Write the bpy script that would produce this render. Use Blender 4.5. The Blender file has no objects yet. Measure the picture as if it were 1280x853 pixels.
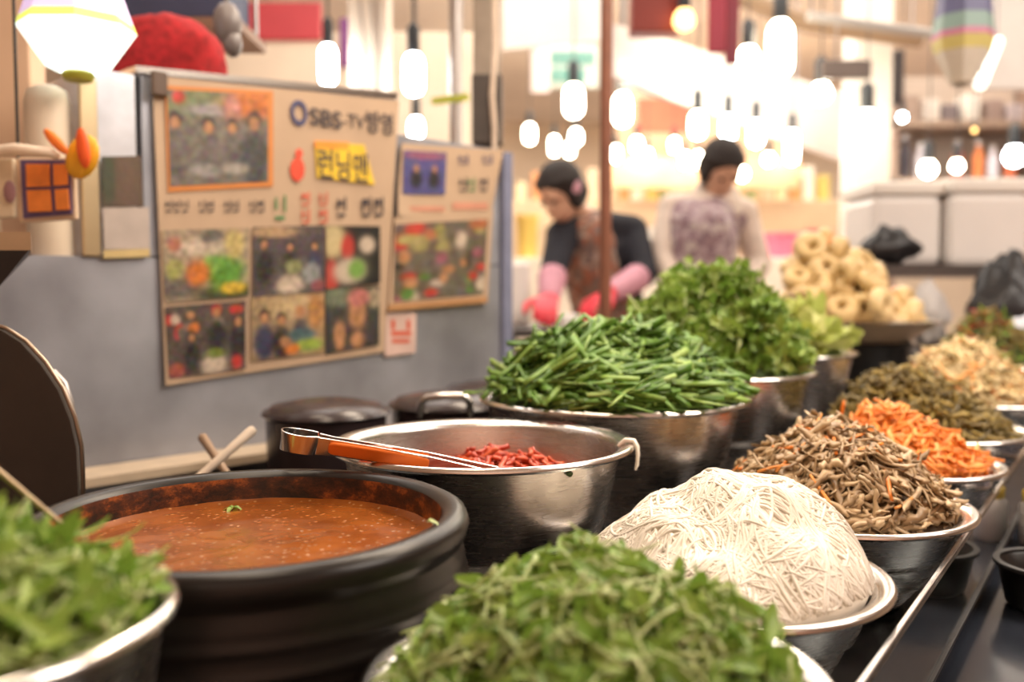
import bpy, math, random
import numpy as np
from mathutils import Vector, Matrix, noise as mnoise

# ------------------------------------------------------------------ camera, world, lights, exposure
F = 1150.0; PITCH = math.atan(66.5 / F); CAMZ = 1.05
scn = bpy.context.scene
COL = scn.collection
cam_d = bpy.data.cameras.new('camera'); cam = bpy.data.objects.new('camera', cam_d); COL.objects.link(cam)
cam.location = (0, 0, CAMZ); cam.rotation_euler = (math.pi / 2 - PITCH, 0, 0)
cam_d.sensor_width = 36; cam_d.lens = 36 * F / 1280; cam_d.clip_start = 0.02; cam_d.clip_end = 60
cam_d.dof.use_dof = True; cam_d.dof.focus_distance = 0.95; cam_d.dof.aperture_fstop = 2.6
scn.camera = cam
scn.view_settings.view_transform = 'Standard'; scn.view_settings.look = 'None'
scn.view_settings.gamma = 1; scn.view_settings.use_curve_mapping = False
scn.view_settings.exposure = 0.12

wd = bpy.data.worlds.new('world'); scn.world = wd; wd.use_nodes = True
wd.node_tree.nodes['Background'].inputs[0].default_value = (1.0, 0.86, 0.72, 1)
wd.node_tree.nodes['Background'].inputs[1].default_value = 0.35

def area_light(name, loc, target, sx, sy, watts, col):
    l = bpy.data.lights.new(name, 'AREA'); l.shape = 'RECTANGLE'; l.size = sx; l.size_y = sy
    l.energy = watts; l.color = col
    o = bpy.data.objects.new(name, l); COL.objects.link(o); o.location = loc
    o.rotation_euler = (Vector(target) - Vector(loc)).to_track_quat('-Z', 'Y').to_euler()
    return o
area_light('stall_tube_light', (0.75, 1.75, 2.35), (0.35, 1.1, 0.8), 1.8, 0.35, 36, (1.0, 0.83, 0.64))
area_light('stall_tube_light', (-0.3, 1.05, 2.3), (-0.2, 1.1, 0.8), 1.3, 0.3, 12, (1.0, 0.82, 0.62))
area_light('hall_light', (1.5, 5.5, 3.45), (1.5, 5.5, 0), 5.0, 4.0, 210, (1.0, 0.93, 0.84))
area_light('hall_light', (3.0, 10.0, 3.45), (3.0, 10.0, 0), 7.0, 4.0, 360, (1.0, 0.90, 0.78))
area_light('added_crate_fill', (2.8, 0.7, 3.4), (2.2, 3.2, 0.8), 2.2, 1.6, 125, (1.0, 0.90, 0.80))  # added fill, no real lamp: brightens the white crates from the customer side
area_light('added_rear_wall_fill', (0.6, -2.0, 3.4), (0.6, -4.0, 1.0), 4.0, 1.2, 130, (1.0, 0.84, 0.72))  # added light on the unseen rear wall, giving the steel bowls brighter reflections
area_light('hall_light', (-1.0, 3.2, 3.4), (-0.6, 3.2, 0), 1.6, 1.6, 36, (1.0, 0.93, 0.86))

# ------------------------------------------------------------------ helpers
rng = np.random.default_rng(7); random.seed(7)
CF = Vector((0, math.cos(PITCH), -math.sin(PITCH))); CU = Vector((0, math.sin(PITCH), math.cos(PITCH))); CR = Vector((1, 0, 0))
CAM = Vector((0, 0, CAMZ))
def ray(px, py): return CF + CR * ((px - 640) / F) + CU * ((426.5 - py) / F)
def P(px, py, d):                      # point seen at a pixel at depth d (metres along +y)
    v = ray(px, py); return CAM + v * (d / v.y)
def X(px, d): return (px - 640) / F * d / math.cos(PITCH)
def Zr(z): return CAMZ + z

# --- materials
def new_mat(name):
    m = bpy.data.materials.new(name); m.use_nodes = True
    nt = m.node_tree; return m, nt, nt.nodes['Principled BSDF']
def setp(b, **k):
    for n, v in k.items(): b.inputs[n.replace('_', ' ')].default_value = v
def plain(name, col, rough=0.5, metal=0.0, var=0.12, scale=18.0, bump=0.0, **k):
    m, nt, b = new_mat(name)
    tc = nt.nodes.new('ShaderNodeTexCoord'); n = nt.nodes.new('ShaderNodeTexNoise')
    n.inputs['Scale'].default_value = scale; n.inputs['Detail'].default_value = 4
    nt.links.new(tc.outputs['Object'], n.inputs['Vector'])
    r = nt.nodes.new('ShaderNodeValToRGB')
    r.color_ramp.elements[0].position = 0.3; r.color_ramp.elements[1].position = 0.7
    r.color_ramp.elements[0].color = tuple(max(0, c * (1 - var)) for c in col) + (1,)
    r.color_ramp.elements[1].color = tuple(min(1, c * (1 + var)) for c in col) + (1,)
    nt.links.new(n.outputs['Fac'], r.inputs['Fac']); nt.links.new(r.outputs['Color'], b.inputs['Base Color'])
    setp(b, Roughness=rough, Metallic=metal, **k)
    if bump:
        bp = nt.nodes.new('ShaderNodeBump'); bp.inputs['Strength'].default_value = bump; bp.inputs['Distance'].default_value = 0.004
        nt.links.new(n.outputs['Fac'], bp.inputs['Height']); nt.links.new(bp.outputs['Normal'], b.inputs['Normal'])
    return m
def food(name, stops, rough=0.4, sss=0.0, transl=0.0, scale=60.0, patch=0.45):
    """piece-to-piece colour: random per mesh island and per object, plus fine noise inside each piece"""
    m, nt, b = new_mat(name); N = nt.nodes.new; L = nt.links.new
    g = N('ShaderNodeNewGeometry'); oi = N('ShaderNodeObjectInfo')
    a = N('ShaderNodeMath'); a.operation = 'ADD'; L(g.outputs['Random Per Island'], a.inputs[0]); L(oi.outputs['Random'], a.inputs[1])
    fr = N('ShaderNodeMath'); fr.operation = 'FRACT'; L(a.outputs[0], fr.inputs[0])
    tc = N('ShaderNodeTexCoord'); n = N('ShaderNodeTexNoise'); n.inputs['Scale'].default_value = scale; n.inputs['Detail'].default_value = 3
    L(tc.outputs['Object'], n.inputs['Vector'])
    mx = N('ShaderNodeMix'); mx.data_type = 'FLOAT'; mx.inputs[0].default_value = patch
    L(fr.outputs[0], mx.inputs[2]); L(n.outputs['Fac'], mx.inputs[3])
    r = N('ShaderNodeValToRGB'); e = r.color_ramp.elements
    while len(e) < len(stops): e.new(0.5)
    for k, (p, c) in enumerate(stops): e[k].position = p; e[k].color = tuple(c) + (1,)
    L(mx.outputs[0], r.inputs['Fac']); L(r.outputs['Color'], b.inputs['Base Color'])
    setp(b, Roughness=rough)
    if sss:
        b.inputs['Subsurface Weight'].default_value = sss; b.inputs['Subsurface Radius'].default_value = (0.007, 0.005, 0.0035)
        b.inputs['Subsurface Scale'].default_value = 1.0
    if transl:
        t = N('ShaderNodeBsdfTranslucent'); L(r.outputs['Color'], t.inputs['Color'])
        ms = N('ShaderNodeMixShader'); ms.inputs[0].default_value = transl
        L(b.outputs[0], ms.inputs[1]); L(t.outputs[0], ms.inputs[2]); L(ms.outputs[0], nt.nodes['Material Output'].inputs['Surface'])
    return m
def steel(name, col=(0.62, 0.60, 0.57), rough=0.24):
    m, nt, b = new_mat(name); N = nt.nodes.new; L = nt.links.new
    tc = N('ShaderNodeTexCoord'); mp = N('ShaderNodeMapping'); mp.inputs['Scale'].default_value = (5, 5, 45)
    L(tc.outputs['Object'], mp.inputs['Vector'])
    n = N('ShaderNodeTexNoise'); n.inputs['Scale'].default_value = 5; n.inputs['Detail'].default_value = 5; L(mp.outputs[0], n.inputs['Vector'])
    mr = N('ShaderNodeMapRange'); mr.inputs[3].default_value = rough * 0.92; mr.inputs[4].default_value = rough * 1.1
    L(n.outputs['Fac'], mr.inputs[0]); L(mr.outputs[0], b.inputs['Roughness'])
    setp(b, Metallic=1.0); b.inputs['Base Color'].default_value = col + (1,)
    return m
def glow(name, col, strength):
    m, nt, b = new_mat(name)
    b.inputs['Base Color'].default_value = col + (1,)
    b.inputs['Emission Color'].default_value = col + (1,); b.inputs['Emission Strength'].default_value = strength
    return m
def vcol_mat(name, rough=0.5):
    m, nt, b = new_mat(name); a = nt.nodes.new('ShaderNodeVertexColor'); a.layer_name = 'print'
    nt.links.new(a.outputs['Color'], b.inputs['Base Color']); setp(b, Roughness=rough); return m

# --- mesh collecting
class MB:
    def __init__(s): s.v = []; s.f = []; s.mi = []; s.cur = 0
    def add(s, vs, fs):
        o = len(s.v); s.v += [tuple(p) for p in vs]; s.f += [tuple(i + o for i in q) for q in fs]; s.mi += [s.cur] * len(fs); return s
    def box(s, c, size, rz=0.0, M=None):
        x, y, z = (k / 2 for k in size)
        vs = [Vector((a * x, b * y, d * z)) for a in (-1, 1) for b in (-1, 1) for d in (-1, 1)]
        R = M if M is not None else Matrix.Rotation(rz, 3, 'Z')
        return s.add([R @ p + Vector(c) for p in vs], [(0, 1, 3, 2), (4, 6, 7, 5), (0, 4, 5, 1), (2, 3, 7, 6), (0, 2, 6, 4), (1, 5, 7, 3)])
    def tube(s, pts, r, n=8, cap=True):
        pts = [Vector(p) for p in pts]; m = len(pts)
        rs = r if isinstance(r, (list, tuple)) else [r] * m
        vs = []; up = None
        for i in range(m):
            t = (pts[min(i + 1, m - 1)] - pts[max(i - 1, 0)]).normalized()
            if up is None:
                up = t.orthogonal().normalized()
            else:
                up = (up - t * up.dot(t)); up = up.normalized() if up.length > 1e-6 else t.orthogonal().normalized()
            w = t.cross(up)
            for k in range(n):
                a = 2 * math.pi * k / n; vs.append(pts[i] + (up * math.cos(a) + w * math.sin(a)) * rs[i])
        fs = [(i * n + k, i * n + (k + 1) % n, (i + 1) * n + (k + 1) % n, (i + 1) * n + k) for i in range(m - 1) for k in range(n)]
        if cap: fs += [tuple(range(n - 1, -1, -1)), tuple((m - 1) * n + k for k in range(n))]
        return s.add(vs, fs)
    def lathe(s, prof, c=(0, 0, 0), n=48, closed=False):
        vs = []; m = len(prof)
        for (r, z) in prof:
            for k in range(n):
                a = 2 * math.pi * k / n; vs.append((c[0] + r * math.cos(a), c[1] + r * math.sin(a), c[2] + z))
        fs = [(i * n + k, i * n + (k + 1) % n, ((i + 1) % m) * n + (k + 1) % n, ((i + 1) % m) * n + k) for i in range(m if closed else m - 1) for k in range(n)]
        if not closed:
            if prof[0][0] > 1e-4: fs.append(tuple(range(n - 1, -1, -1)))
            if prof[-1][0] > 1e-4: fs.append(tuple((m - 1) * n + k for k in range(n)))
        return s.add(vs, fs)
    def ball(s, c, r, n=12, M=None):
        r = r if isinstance(r, (tuple, list)) else (r, r, r)
        vs = []; fs = []; h = n // 2
        for i in range(h + 1):
            th = math.pi * i / h
            for k in range(n):
                a = 2 * math.pi * k / n
                p = Vector((r[0] * math.sin(th) * math.cos(a), r[1] * math.sin(th) * math.sin(a), r[2] * math.cos(th)))
                vs.append((M @ p if M is not None else p) + Vector(c))
        fs = [(i * n + k, (i + 1) * n + k, (i + 1) * n + (k + 1) % n, i * n + (k + 1) % n) for i in range(h) for k in range(n)]
        return s.add(vs, fs)
    def cap(s, a, b, ra, rb, n=10):       # tapered limb with round ends
        a = Vector(a); b = Vector(b); t = (b - a).normalized()
        pts = [a - t * ra * .9, a - t * ra * .5, a, b, b + t * rb * .5, b + t * rb * .9]
        return s.tube(pts, [ra * .35, ra * .85, ra, rb, rb * .85, rb * .35], n)
    def prism(s, poly, z0, z1):
        n = len(poly)
        vs = [(p[0], p[1], z0) for p in poly] + [(p[0], p[1], z1) for p in poly]
        fs = [tuple(range(n - 1, -1, -1)), tuple(range(n, 2 * n))] + [(i, (i + 1) % n, n + (i + 1) % n, n + i) for i in range(n)]
        return s.add(vs, fs)
    def mesh(s, name, mat, smooth=True):
        me = bpy.data.meshes.new(name); me.from_pydata(s.v, [], s.f)
        for mm in (mat if isinstance(mat, (list, tuple)) else [mat]): me.materials.append(mm)
        if any(s.mi): me.polygons.foreach_set('material_index', s.mi)
        me.polygons.foreach_set('use_smooth', [smooth] * len(s.f)); me.update()
        return me
    def build(s, name, mat, parent=None, smooth=True, bevel=0.0, loc=None):
        o = bpy.data.objects.new(name, s.mesh(name, mat, smooth)); COL.objects.link(o)
        if loc is not None: o.location = loc
        if parent is not None: o.parent = parent
        if bevel:
            b = o.modifiers.new('bevel', 'BEVEL'); b.width = bevel; b.segments = 2; b.limit_method = 'ANGLE'
            for p in o.data.polygons: p.use_smooth = False
        if smooth and not bevel:
            try: o.data.set_sharp_from_angle(angle=math.radians(50))
            except Exception: pass
        return o
def tag(o, label=None, cat=None, group=None, kind=None):
    if label: o['label'] = label
    if cat: o['category'] = cat
    if group: o['group'] = group
    if kind: o['kind'] = kind
    return o
def thing(name, label, cat, loc=(0, 0, 0), rz=0.0, group=None):
    o = bpy.data.objects.new(name, None); COL.objects.link(o); o.location = loc; o.rotation_euler = (0, 0, rz)
    o.empty_display_size = 0.05
    return tag(o, label, cat, group)
def copy_tree(o, parent=None):
    c = o.copy(); COL.objects.link(c); c.parent = parent
    for ch in list(o.children): copy_tree(ch, c)
    return c

# ------------------------------------------------------------------ shared materials
M = {}
M['steel'] = steel('bowl_steel', (0.62, 0.585, 0.56), 0.27)
M['rim'] = steel('rim_steel', (0.74, 0.71, 0.67), 0.2)
M['steel_dark'] = steel('worn_steel', (0.36, 0.35, 0.36), 0.35)
M['black'] = plain('black_plastic', (0.018, 0.017, 0.017), 0.4)
M['socket'] = plain('dark_socket', (0.03, 0.035, 0.04), 0.5)
M['cream'] = plain('cream_paint', (0.80, 0.68, 0.54), 0.6, var=0.06, scale=3)
M['white'] = plain('white_plastic', (0.83, 0.80, 0.77), 0.4, var=0.04, scale=4)
M['white_paint'] = plain('white_paint', (0.86, 0.82, 0.76), 0.6, var=0.05, scale=2)
M['bulb_warm'] = glow('bulb_warm_glow', (1.0, 0.90, 0.70), 28)
M['bulb_cool'] = glow('bulb_cool_glow', (0.93, 0.97, 1.0), 28)
M['bulb_soft'] = glow('bulb_orange_glow', (1.0, 0.62, 0.22), 4)
M['counter'] = plain('black_counter_stone', (0.012, 0.0115, 0.012), 0.22, var=0.3, scale=60)
M['gloss_counter'] = plain('dark_glossy_counter', (0.022, 0.026, 0.036), 0.16, var=0.25, scale=9)

# ------------------------------------------------------------------ the setting: hall shell
def slab(name, lo, hi, mat, kind='structure', label=None, cat=None):
    m = MB(); m.box([(a + b) / 2 for a, b in zip(lo, hi)], [b - a for a, b in zip(lo, hi)])
    return tag(m.build(name, mat, smooth=False), label, cat, kind=kind)
M['floor'] = plain('terracotta_floor', (0.52, 0.37, 0.31), 0.45, scale=2)
M['hall_wall'] = plain('hall_wall_paint', (0.82, 0.72, 0.58), 0.7, scale=1.2, var=0.12)
M['ceiling'] = plain('ceiling_panels_paint', (0.80, 0.76, 0.70), 0.7, scale=1.5, var=0.07)
M['rear_wall'] = plain('rear_wall_paint', (0.62, 0.42, 0.33), 0.7, scale=1.5)
slab('floor', (-7, -4, -0.1), (13, 14.5, 0), M['floor'], label='pinkish brown market hall floor')
slab('ceiling', (-7, -4, 3.6), (13, 14.5, 3.7), M['ceiling'], label='pale panelled market hall ceiling')
slab('wall_back', (-7, 14.4, 0), (13, 14.6, 3.6), M['hall_wall'], label='tan back wall of the market hall')
slab('wall_left', (-7.1, -4, 0), (-7, 14.5, 3.6), M['hall_wall'], label='tan side wall of the market hall')
slab('wall_right', (13, -4, 0), (13.1, 14.5, 3.6), M['hall_wall'], label='tan far side wall of the market hall')
slab('wall_rear', (-7, -4.1, 0), (13, -4, 3.6), M['rear_wall'], label='brown wall at the customer side of the hall')

# ------------------------------------------------------------------ counter and the line of the stall wall
WA = Vector((-0.65, 1.70)); WD = Vector((0.69, 0.72)).normalized(); WN = Vector((WD.y, -WD.x))     # wall line, WN faces the customer
def W2(t, s=0.0): p = WA + WD * t + WN * s; return (p.x, p.y)
def onwall(px, py, s=0.0):                # the wall point seen at a pixel
    v = ray(px, py); n = Vector((WN.x, WN.y, 0)); p0 = Vector((WA.x, WA.y, 0)) + n * s
    k = (p0 - CAM).dot(n) / v.dot(n); return CAM + v * k
def wall_t(px): p = onwall(px, 360); return (Vector((p.x, p.y)) - WA).dot(WD)
tL, tR, tS = wall_t(-40), wall_t(627), wall_t(184)
CT = Zr(-0.40)
GA = Vector((0.405, 0.896)); GD = Vector((0.562, 0.827)).normalized(); GN = Vector((GD.y, -GD.x))   # line of the glass guard
def G(t, s=0.0): p = GA + GD * t + GN * s; return (p.x, p.y)
m = MB(); m.prism([(-1.05, 0.08), G(-1.0), G(2.35), (1.5, 2.93), (0.7, 2.95), (0.03, 2.62), W2(tR, 0.003), W2(tL, 0.003)], CT - 0.05, CT)
tag(m.build('stall_counter', M['counter'], smooth=False), 'black stone stall counter carrying all the food bowls', 'counter')
m = MB(); m.prism([(-1.02, 0.12), G(-0.95, -0.03), G(2.3, -0.03), (1.48, 2.88), (0.72, 2.9), (0.06, 2.58), W2(tR, 0.03), W2(tL, 0.03)], 0.0, CT - 0.05)
tag(m.build('counter_base', M['black'], smooth=False), 'black base cabinet holding up the stall counter', 'cabinet')
m = MB(); m.prism([G(-1.0, 0.0), G(-1.0, 0.55), G(2.35, 0.55), G(2.35, 0.0)], CT - 0.075, CT - 0.025)
tag(m.build('customer_counter', M['gloss_counter'], smooth=False), 'dark glossy customer ledge outside the glass guard', 'counter')
for t in (-0.6, 0.9, 2.2):
    m = MB(); a = G(t, 0.40); m.box((a[0], a[1], (CT - 0.075) / 2), (0.05, 0.05, CT - 0.075))
    tag(m.build('ledge_leg', M['black'], smooth=False), 'black square post under the customer ledge', 'post', 'posts under the customer ledge')
# glass guard
mg, nt, b = new_mat('clear_glass'); setp(b, Roughness=0.02, IOR=1.46); b.inputs['Transmission Weight'].default_value = 1.0
b.inputs['Base Color'].default_value = (0.88, 0.95, 0.93, 1)
M['glass'] = mg
gt = Zr(-0.30)
guard = thing('glass_guard', 'low clear glass guard with bright metal top edge beside the bowls', 'glass guard', (GA.x, GA.y, CT))
m = MB(); 
def gquad(m, t0, t1, s0, s1, z0, z1): m.prism([(G(t0, s0)[0] - GA.x, G(t0, s0)[1] - GA.y), (G(t0, s1)[0] - GA.x, G(t0, s1)[1] - GA.y), (G(t1, s1)[0] - GA.x, G(t1, s1)[1] - GA.y), (G(t1, s0)[0] - GA.x, G(t1, s0)[1] - GA.y)], z0, z1)
gquad(m, -0.36, 2.3, 0.0, 0.008, 0.0, gt - CT - 0.004); m.build('glass_pane', M['glass'], guard, smooth=False)
m = MB(); gquad(m, -0.36, 2.3, 0.0005, 0.0065, gt - CT - 0.0045, gt - CT + 0.001); m.build('edge_trim', M['rim'], guard, smooth=False, bevel=0.0012)
m = MB(); gquad(m, -0.36, 2.3, -0.003, 0.011, 0.0, 0.005); m.build('bottom_channel', M['black'], guard, smooth=False)

# ------------------------------------------------------------------ bowls
INNER = {}      # key -> (centre, rim radius, heights, inner radii)
def bowl(name, label, c, R, H, base=0.62, lip=0.014, steps=((0.52, 0.012),), group=None, mat=None, key=None):
    """stainless bowl: c = centre of rim (x, y, z)"""
    t = thing(name, label, 'bowl', (c[0], c[1], c[2] - H), 0, group)
    th = 0.003
    def wall(f):                       # radius at height fraction f
        r = R * (base + (1 - base) * f ** 0.62) - lip
        for fs, dr in steps:
            if f < fs: r -= dr * min(1, (fs - f) * 60)
        return r
    out = [(0.001, 0.0), (R * base * 0.80, 0.0)]
    N = 44
    for i in range(N + 1):
        f = i / N; rr = wall(f) if f > 0.06 else wall(0.06) - (0.06 - f) * R * 1.6
        out.append((rr, f * (H - 0.004)))
    inn = [(max(0.001, r - th), max(z, 0.003)) for r, z in reversed(out)]
    if key: INNER[key] = (Vector(c), R, np.array([c[2] - H + z for r, z in out[2:]] + [c[2] + 0.004]), np.array([r - th - 0.0015 for r, z in out[2:]] + [R - lip - th - 0.001]))
    m = MB(); m.lathe(out + [(R - lip + 0.001, H - 0.001)] + inn, n=72); m.build('bowl_body', mat or M['steel'], t)
    lipp = [(R - lip - 0.003, H - 0.005), (R - lip + 0.004, H + 0.0005), (R - 0.003, H + 0.0035), (R, H + 0.002), (R + 0.001, H - 0.002), (R - 0.002, H - 0.005), (R - 0.005, H - 0.003), (R - lip, H - 0.006)]
    m = MB(); m.lathe(lipp, n=72, closed=True); m.build('rolled_rim', M['rim'], t)
    return t

BW = {   # name: rim centre pixel x, pixel y, depth, radius
    'greens':   (745, 850, 0.60, 0.156),
    'left':     (-80, 775, 0.50, 0.126),
    'noodle':   (900, 715, 0.90, 0.1626),
    'red':      (603, 553, 1.13, 0.186),
    'chive':    (765, 497, 1.47, 0.213),
    'mush':     (1043, 629, 1.17, 0.168),
    'carrot':   (1132, 578, 1.42, 0.142),
    'dried':    (1152, 535, 1.72, 0.187),
    'radish':   (1217, 499, 2.144, 0.165),
    'fargreen': (1251, 455, 2.633, 0.180),
    'herb':     (885, 463, 1.83, 0.207),
    'lettuce':  (964, 440, 2.22, 0.198),
    'dark':     (985, 408, 2.53, 0.085),
}
C = {k: P(v[0], v[1], v[2]) for k, v in BW.items()}
RAD = {k: v[3] for k, v in BW.items()}
SPEC = [
    ('greens', 'mixing_bowl', 'steel bowl of chopped sprout greens beside the noodle bowl', 0.66, 0.016, ((0.55, 0.006),)),
    ('left', 'mixing_bowl', 'deep steel bowl of long leafy greens beside the black stew pot', 0.6, 0.007, ((0.6, 0.005),)),
    ('noodle', 'mixing_bowl', 'flared steel bowl holding white rice noodles', 0.60, 0.018, ((0.62, 0.004), (0.3, 0.006))),
    ('red', 'mixing_bowl', 'large shiny steel bowl with a little red chilli mix inside', 0.66, 0.016, ((0.46, 0.004),)),
    ('chive', 'mixing_bowl', 'wide steel basin heaped with cut garlic chives', 0.64, 0.012, ((0.5, 0.004),)),
    ('mush', 'mixing_bowl', 'flared steel bowl holding shredded brown mushrooms', 0.60, 0.018, ((0.62, 0.004), (0.3, 0.006))),
    ('carrot', 'mixing_bowl', 'flared steel bowl holding orange carrot sticks', 0.60, 0.016, ((0.62, 0.004), (0.3, 0.006))),
    ('dried', 'mixing_bowl', 'steel bowl holding olive brown seasoned greens', 0.62, 0.014, ((0.6, 0.004),)),
    ('radish', 'mixing_bowl', 'steel bowl holding pale radish and carrot salad', 0.62, 0.014, ((0.6, 0.004),)),
    ('fargreen', 'mixing_bowl', 'steel bowl holding dark mixed greens with red pepper', 0.62, 0.014, ()),
    ('herb', 'mixing_bowl', 'steel basin heaped high with curly leafy herbs', 0.62, 0.012, ((0.5, 0.004),)),
    ('lettuce', 'mixing_bowl', 'steel basin of pale lettuce leaves behind the herb basin', 0.62, 0.012, ()),
    ('dark', 'mixing_bowl', 'small steel bowl of purplish brown fern stems in front of the dumplings', 0.62, 0.010, ()),
]
for k, nm, lab, base, lip, st in SPEC:
    bowl(nm, lab, C[k], RAD[k], C[k].z - CT, base, lip, st, key=k)

# ------------------------------------------------------------------ black stew pot and stew
PC = P(311, 637, 0.80); PR = 0.193; PH = PC.z - CT
mp_, nt, b = new_mat('black_earthenware'); N = nt.nodes.new; L = nt.links.new
setp(b, Roughness=0.3); b.inputs['Specular IOR Level'].default_value = 0.25
tc = N('ShaderNodeTexCoord'); n1 = N('ShaderNodeTexNoise'); n1.inputs['Scale'].default_value = 16; n1.inputs['Detail'].default_value = 6; L(tc.outputs['Object'], n1.inputs['Vector'])
r1 = N('ShaderNodeValToRGB'); r1.color_ramp.elements[0].color = (0.008, 0.0065, 0.006, 1); r1.color_ramp.elements[1].color = (0.020, 0.016, 0.014, 1)
L(n1.outputs['Fac'], r1.inputs['Fac']); L(r1.outputs[0], b.inputs['Base Color'])
bp = N('ShaderNodeBump'); bp.inputs['Strength'].default_value = 0.12; bp.inputs['Distance'].default_value = 0.002; L(n1.outputs['Fac'], bp.inputs['Height']); L(bp.outputs[0], b.inputs['Normal'])
M['pot'] = mp_
mi_, nt, b = new_mat('stew_splashed_pot_wall'); N = nt.nodes.new; L = nt.links.new
tc = N('ShaderNodeTexCoord'); n1 = N('ShaderNodeTexNoise'); n1.inputs['Scale'].default_value = 26; n1.inputs['Detail'].default_value = 8; n1.inputs['Roughness'].default_value = 0.75
mpg = N('ShaderNodeMapping'); mpg.inputs['Scale'].default_value = (1, 1, 1.6); L(tc.outputs['Object'], mpg.inputs[0]); L(mpg.outputs[0], n1.inputs['Vector'])
r1 = N('ShaderNodeValToRGB'); e = r1.color_ramp.elements
e[0].position = 0.40; e[0].color = (0.016, 0.009, 0.007, 1); e[1].position = 0.66; e[1].color = (0.42, 0.115, 0.022, 1)
x = e.new(0.52); x.color = (0.085, 0.024, 0.009, 1)
L(n1.outputs['Fac'], r1.inputs['Fac']); L(r1.outputs[0], b.inputs['Base Color']); setp(b, Roughness=0.34)
bp = N('ShaderNodeBump'); bp.inputs['Strength'].default_value = 0.5; bp.inputs['Distance'].default_value = 0.002; L(n1.outputs['Fac'], bp.inputs['Height']); L(bp.outputs[0], b.inputs['Normal'])
M['pot_in'] = mi_
pot = thing('stew_pot', 'large round black earthenware pot of bean stew', 'pot', (PC.x, PC.y, CT))
prof = [(0.001, 0), (0.140, 0)]
K = 60; H1 = PH - 0.030
for i in range(K + 1):
    f = i / K; z = 0.004 + f * (H1 - 0.004)
    r = 0.150 + 0.043 * math.sin(min(1, f * 1.15) * math.pi * 0.62) ** 0.8
    for rg in (0.50, 0.62, 0.74, 0.86): r += 0.0022 * math.exp(-((f - rg) / 0.022) ** 2)
    r -= 0.003 * max(0, (f - 0.93) / 0.07)
    prof.append((r, z))
prof += [(PR - 0.0055, PH - 0.027), (PR - 0.001, PH - 0.021), (PR + 0.001, PH - 0.012), (PR - 0.002, PH - 0.004), (PR - 0.010, PH), (PR - 0.019, PH - 0.001), (PR - 0.0235, PH - 0.006)]
m = MB(); m.lathe(prof, n=96); m.f.pop(); m.mi.pop(); m.build('pot_body', M['pot'], pot)
m = MB(); m.lathe([(PR - 0.0235, PH - 0.006), (PR - 0.025, PH - 0.014), (PR - 0.026, PH - 0.03), (PR - 0.030, PH - 0.06), (PR - 0.045, PH - 0.10), (0.001, PH - 0.12)], n=96)
m.f.pop(0) if len(m.f[0]) > 4 else None
m.f = [q for q in m.f if len(q) == 4]; m.mi = [0] * len(m.f); m.build('inner_wall', M['pot_in'], pot)
# stew
ms_, nt, b = new_mat('bean_stew'); N = nt.nodes.new; L = nt.links.new
tc = N('ShaderNodeTexCoord'); n1 = N('ShaderNodeTexNoise'); n1.inputs['Scale'].default_value = 22; n1.inputs['Detail'].default_value = 5; L(tc.outputs['Object'], n1.inputs['Vector'])
vo = N('ShaderNodeTexVoronoi'); vo.inputs['Scale'].default_value = 120; L(tc.outputs['Object'], vo.inputs['Vector'])
r1 = N('ShaderNodeValToRGB'); e = r1.color_ramp.elements
e[0].position = 0.32; e[0].color = (0.185, 0.046, 0.007, 1); e[1].position = 0.72; e[1].color = (0.33, 0.100, 0.018, 1)
L(n1.outputs['Fac'], r1.inputs['Fac'])
r2 = N('ShaderNodeValToRGB'); r2.color_ramp.elements[0].position = 0.10; r2.color_ramp.elements[0].color = (1, 1, 1, 1); r2.color_ramp.elements[1].position = 0.26; r2.color_ramp.elements[1].color = (0, 0, 0, 1)
L(vo.outputs['Distance'], r2.inputs['Fac'])
n2 = N('ShaderNodeTexNoise'); n2.inputs['Scale'].default_value = 45; L(tc.outputs['Object'], n2.inputs['Vector'])
mu = N('ShaderNodeMath'); mu.operation = 'MULTIPLY'; L(r2.outputs[0], mu.inputs[0]); L(n2.outputs['Fac'], mu.inputs[1])
mx = N('ShaderNodeMix'); mx.data_type = 'RGBA'; L(mu.outputs[0], mx.inputs[0]); L(r1.outputs[0], mx.inputs[6]); mx.inputs[7].default_value = (0.62, 0.33, 0.11, 1)
L(mx.outputs[2], b.inputs['Base Color']); setp(b, Roughness=0.16)
bp = N('ShaderNodeBump'); bp.inputs['Strength'].default_value = 0.35; bp.inputs['Distance'].default_value = 0.002; L(mu.outputs[0], bp.inputs['Height']); L(bp.outputs[0], b.inputs['Normal'])
SZ = PC.z - 0.031
m = MB(); rings = [(0.0, 0.0)] ; pr = []
vs = []; fs = []; NN = 72
for i in range(26):
    r = 0.1672 * (1 - i / 25.0)
    for k in range(NN):
        a = 2 * math.pi * k / NN; x_, y_ = r * math.cos(a), r * math.sin(a)
        vs.append((x_, y_, 0.0006 * mnoise.noise((x_ * 40, y_ * 40, 0)) + 0.0006 * mnoise.noise((x_ * 120, y_ * 120, 3)) + (0.003 if i == 0 else 0)))
for i in range(25):
    for k in range(NN): fs.append((i * NN + k, i * NN + (k + 1) % NN, (i + 1) * NN + (k + 1) % NN, (i + 1) * NN + k))
m.add(vs, fs)
tag(m.build('bean_stew', ms_, loc=(PC.x, PC.y, SZ)), 'thick orange brown bean stew filling the black pot', 'stew')

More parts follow.
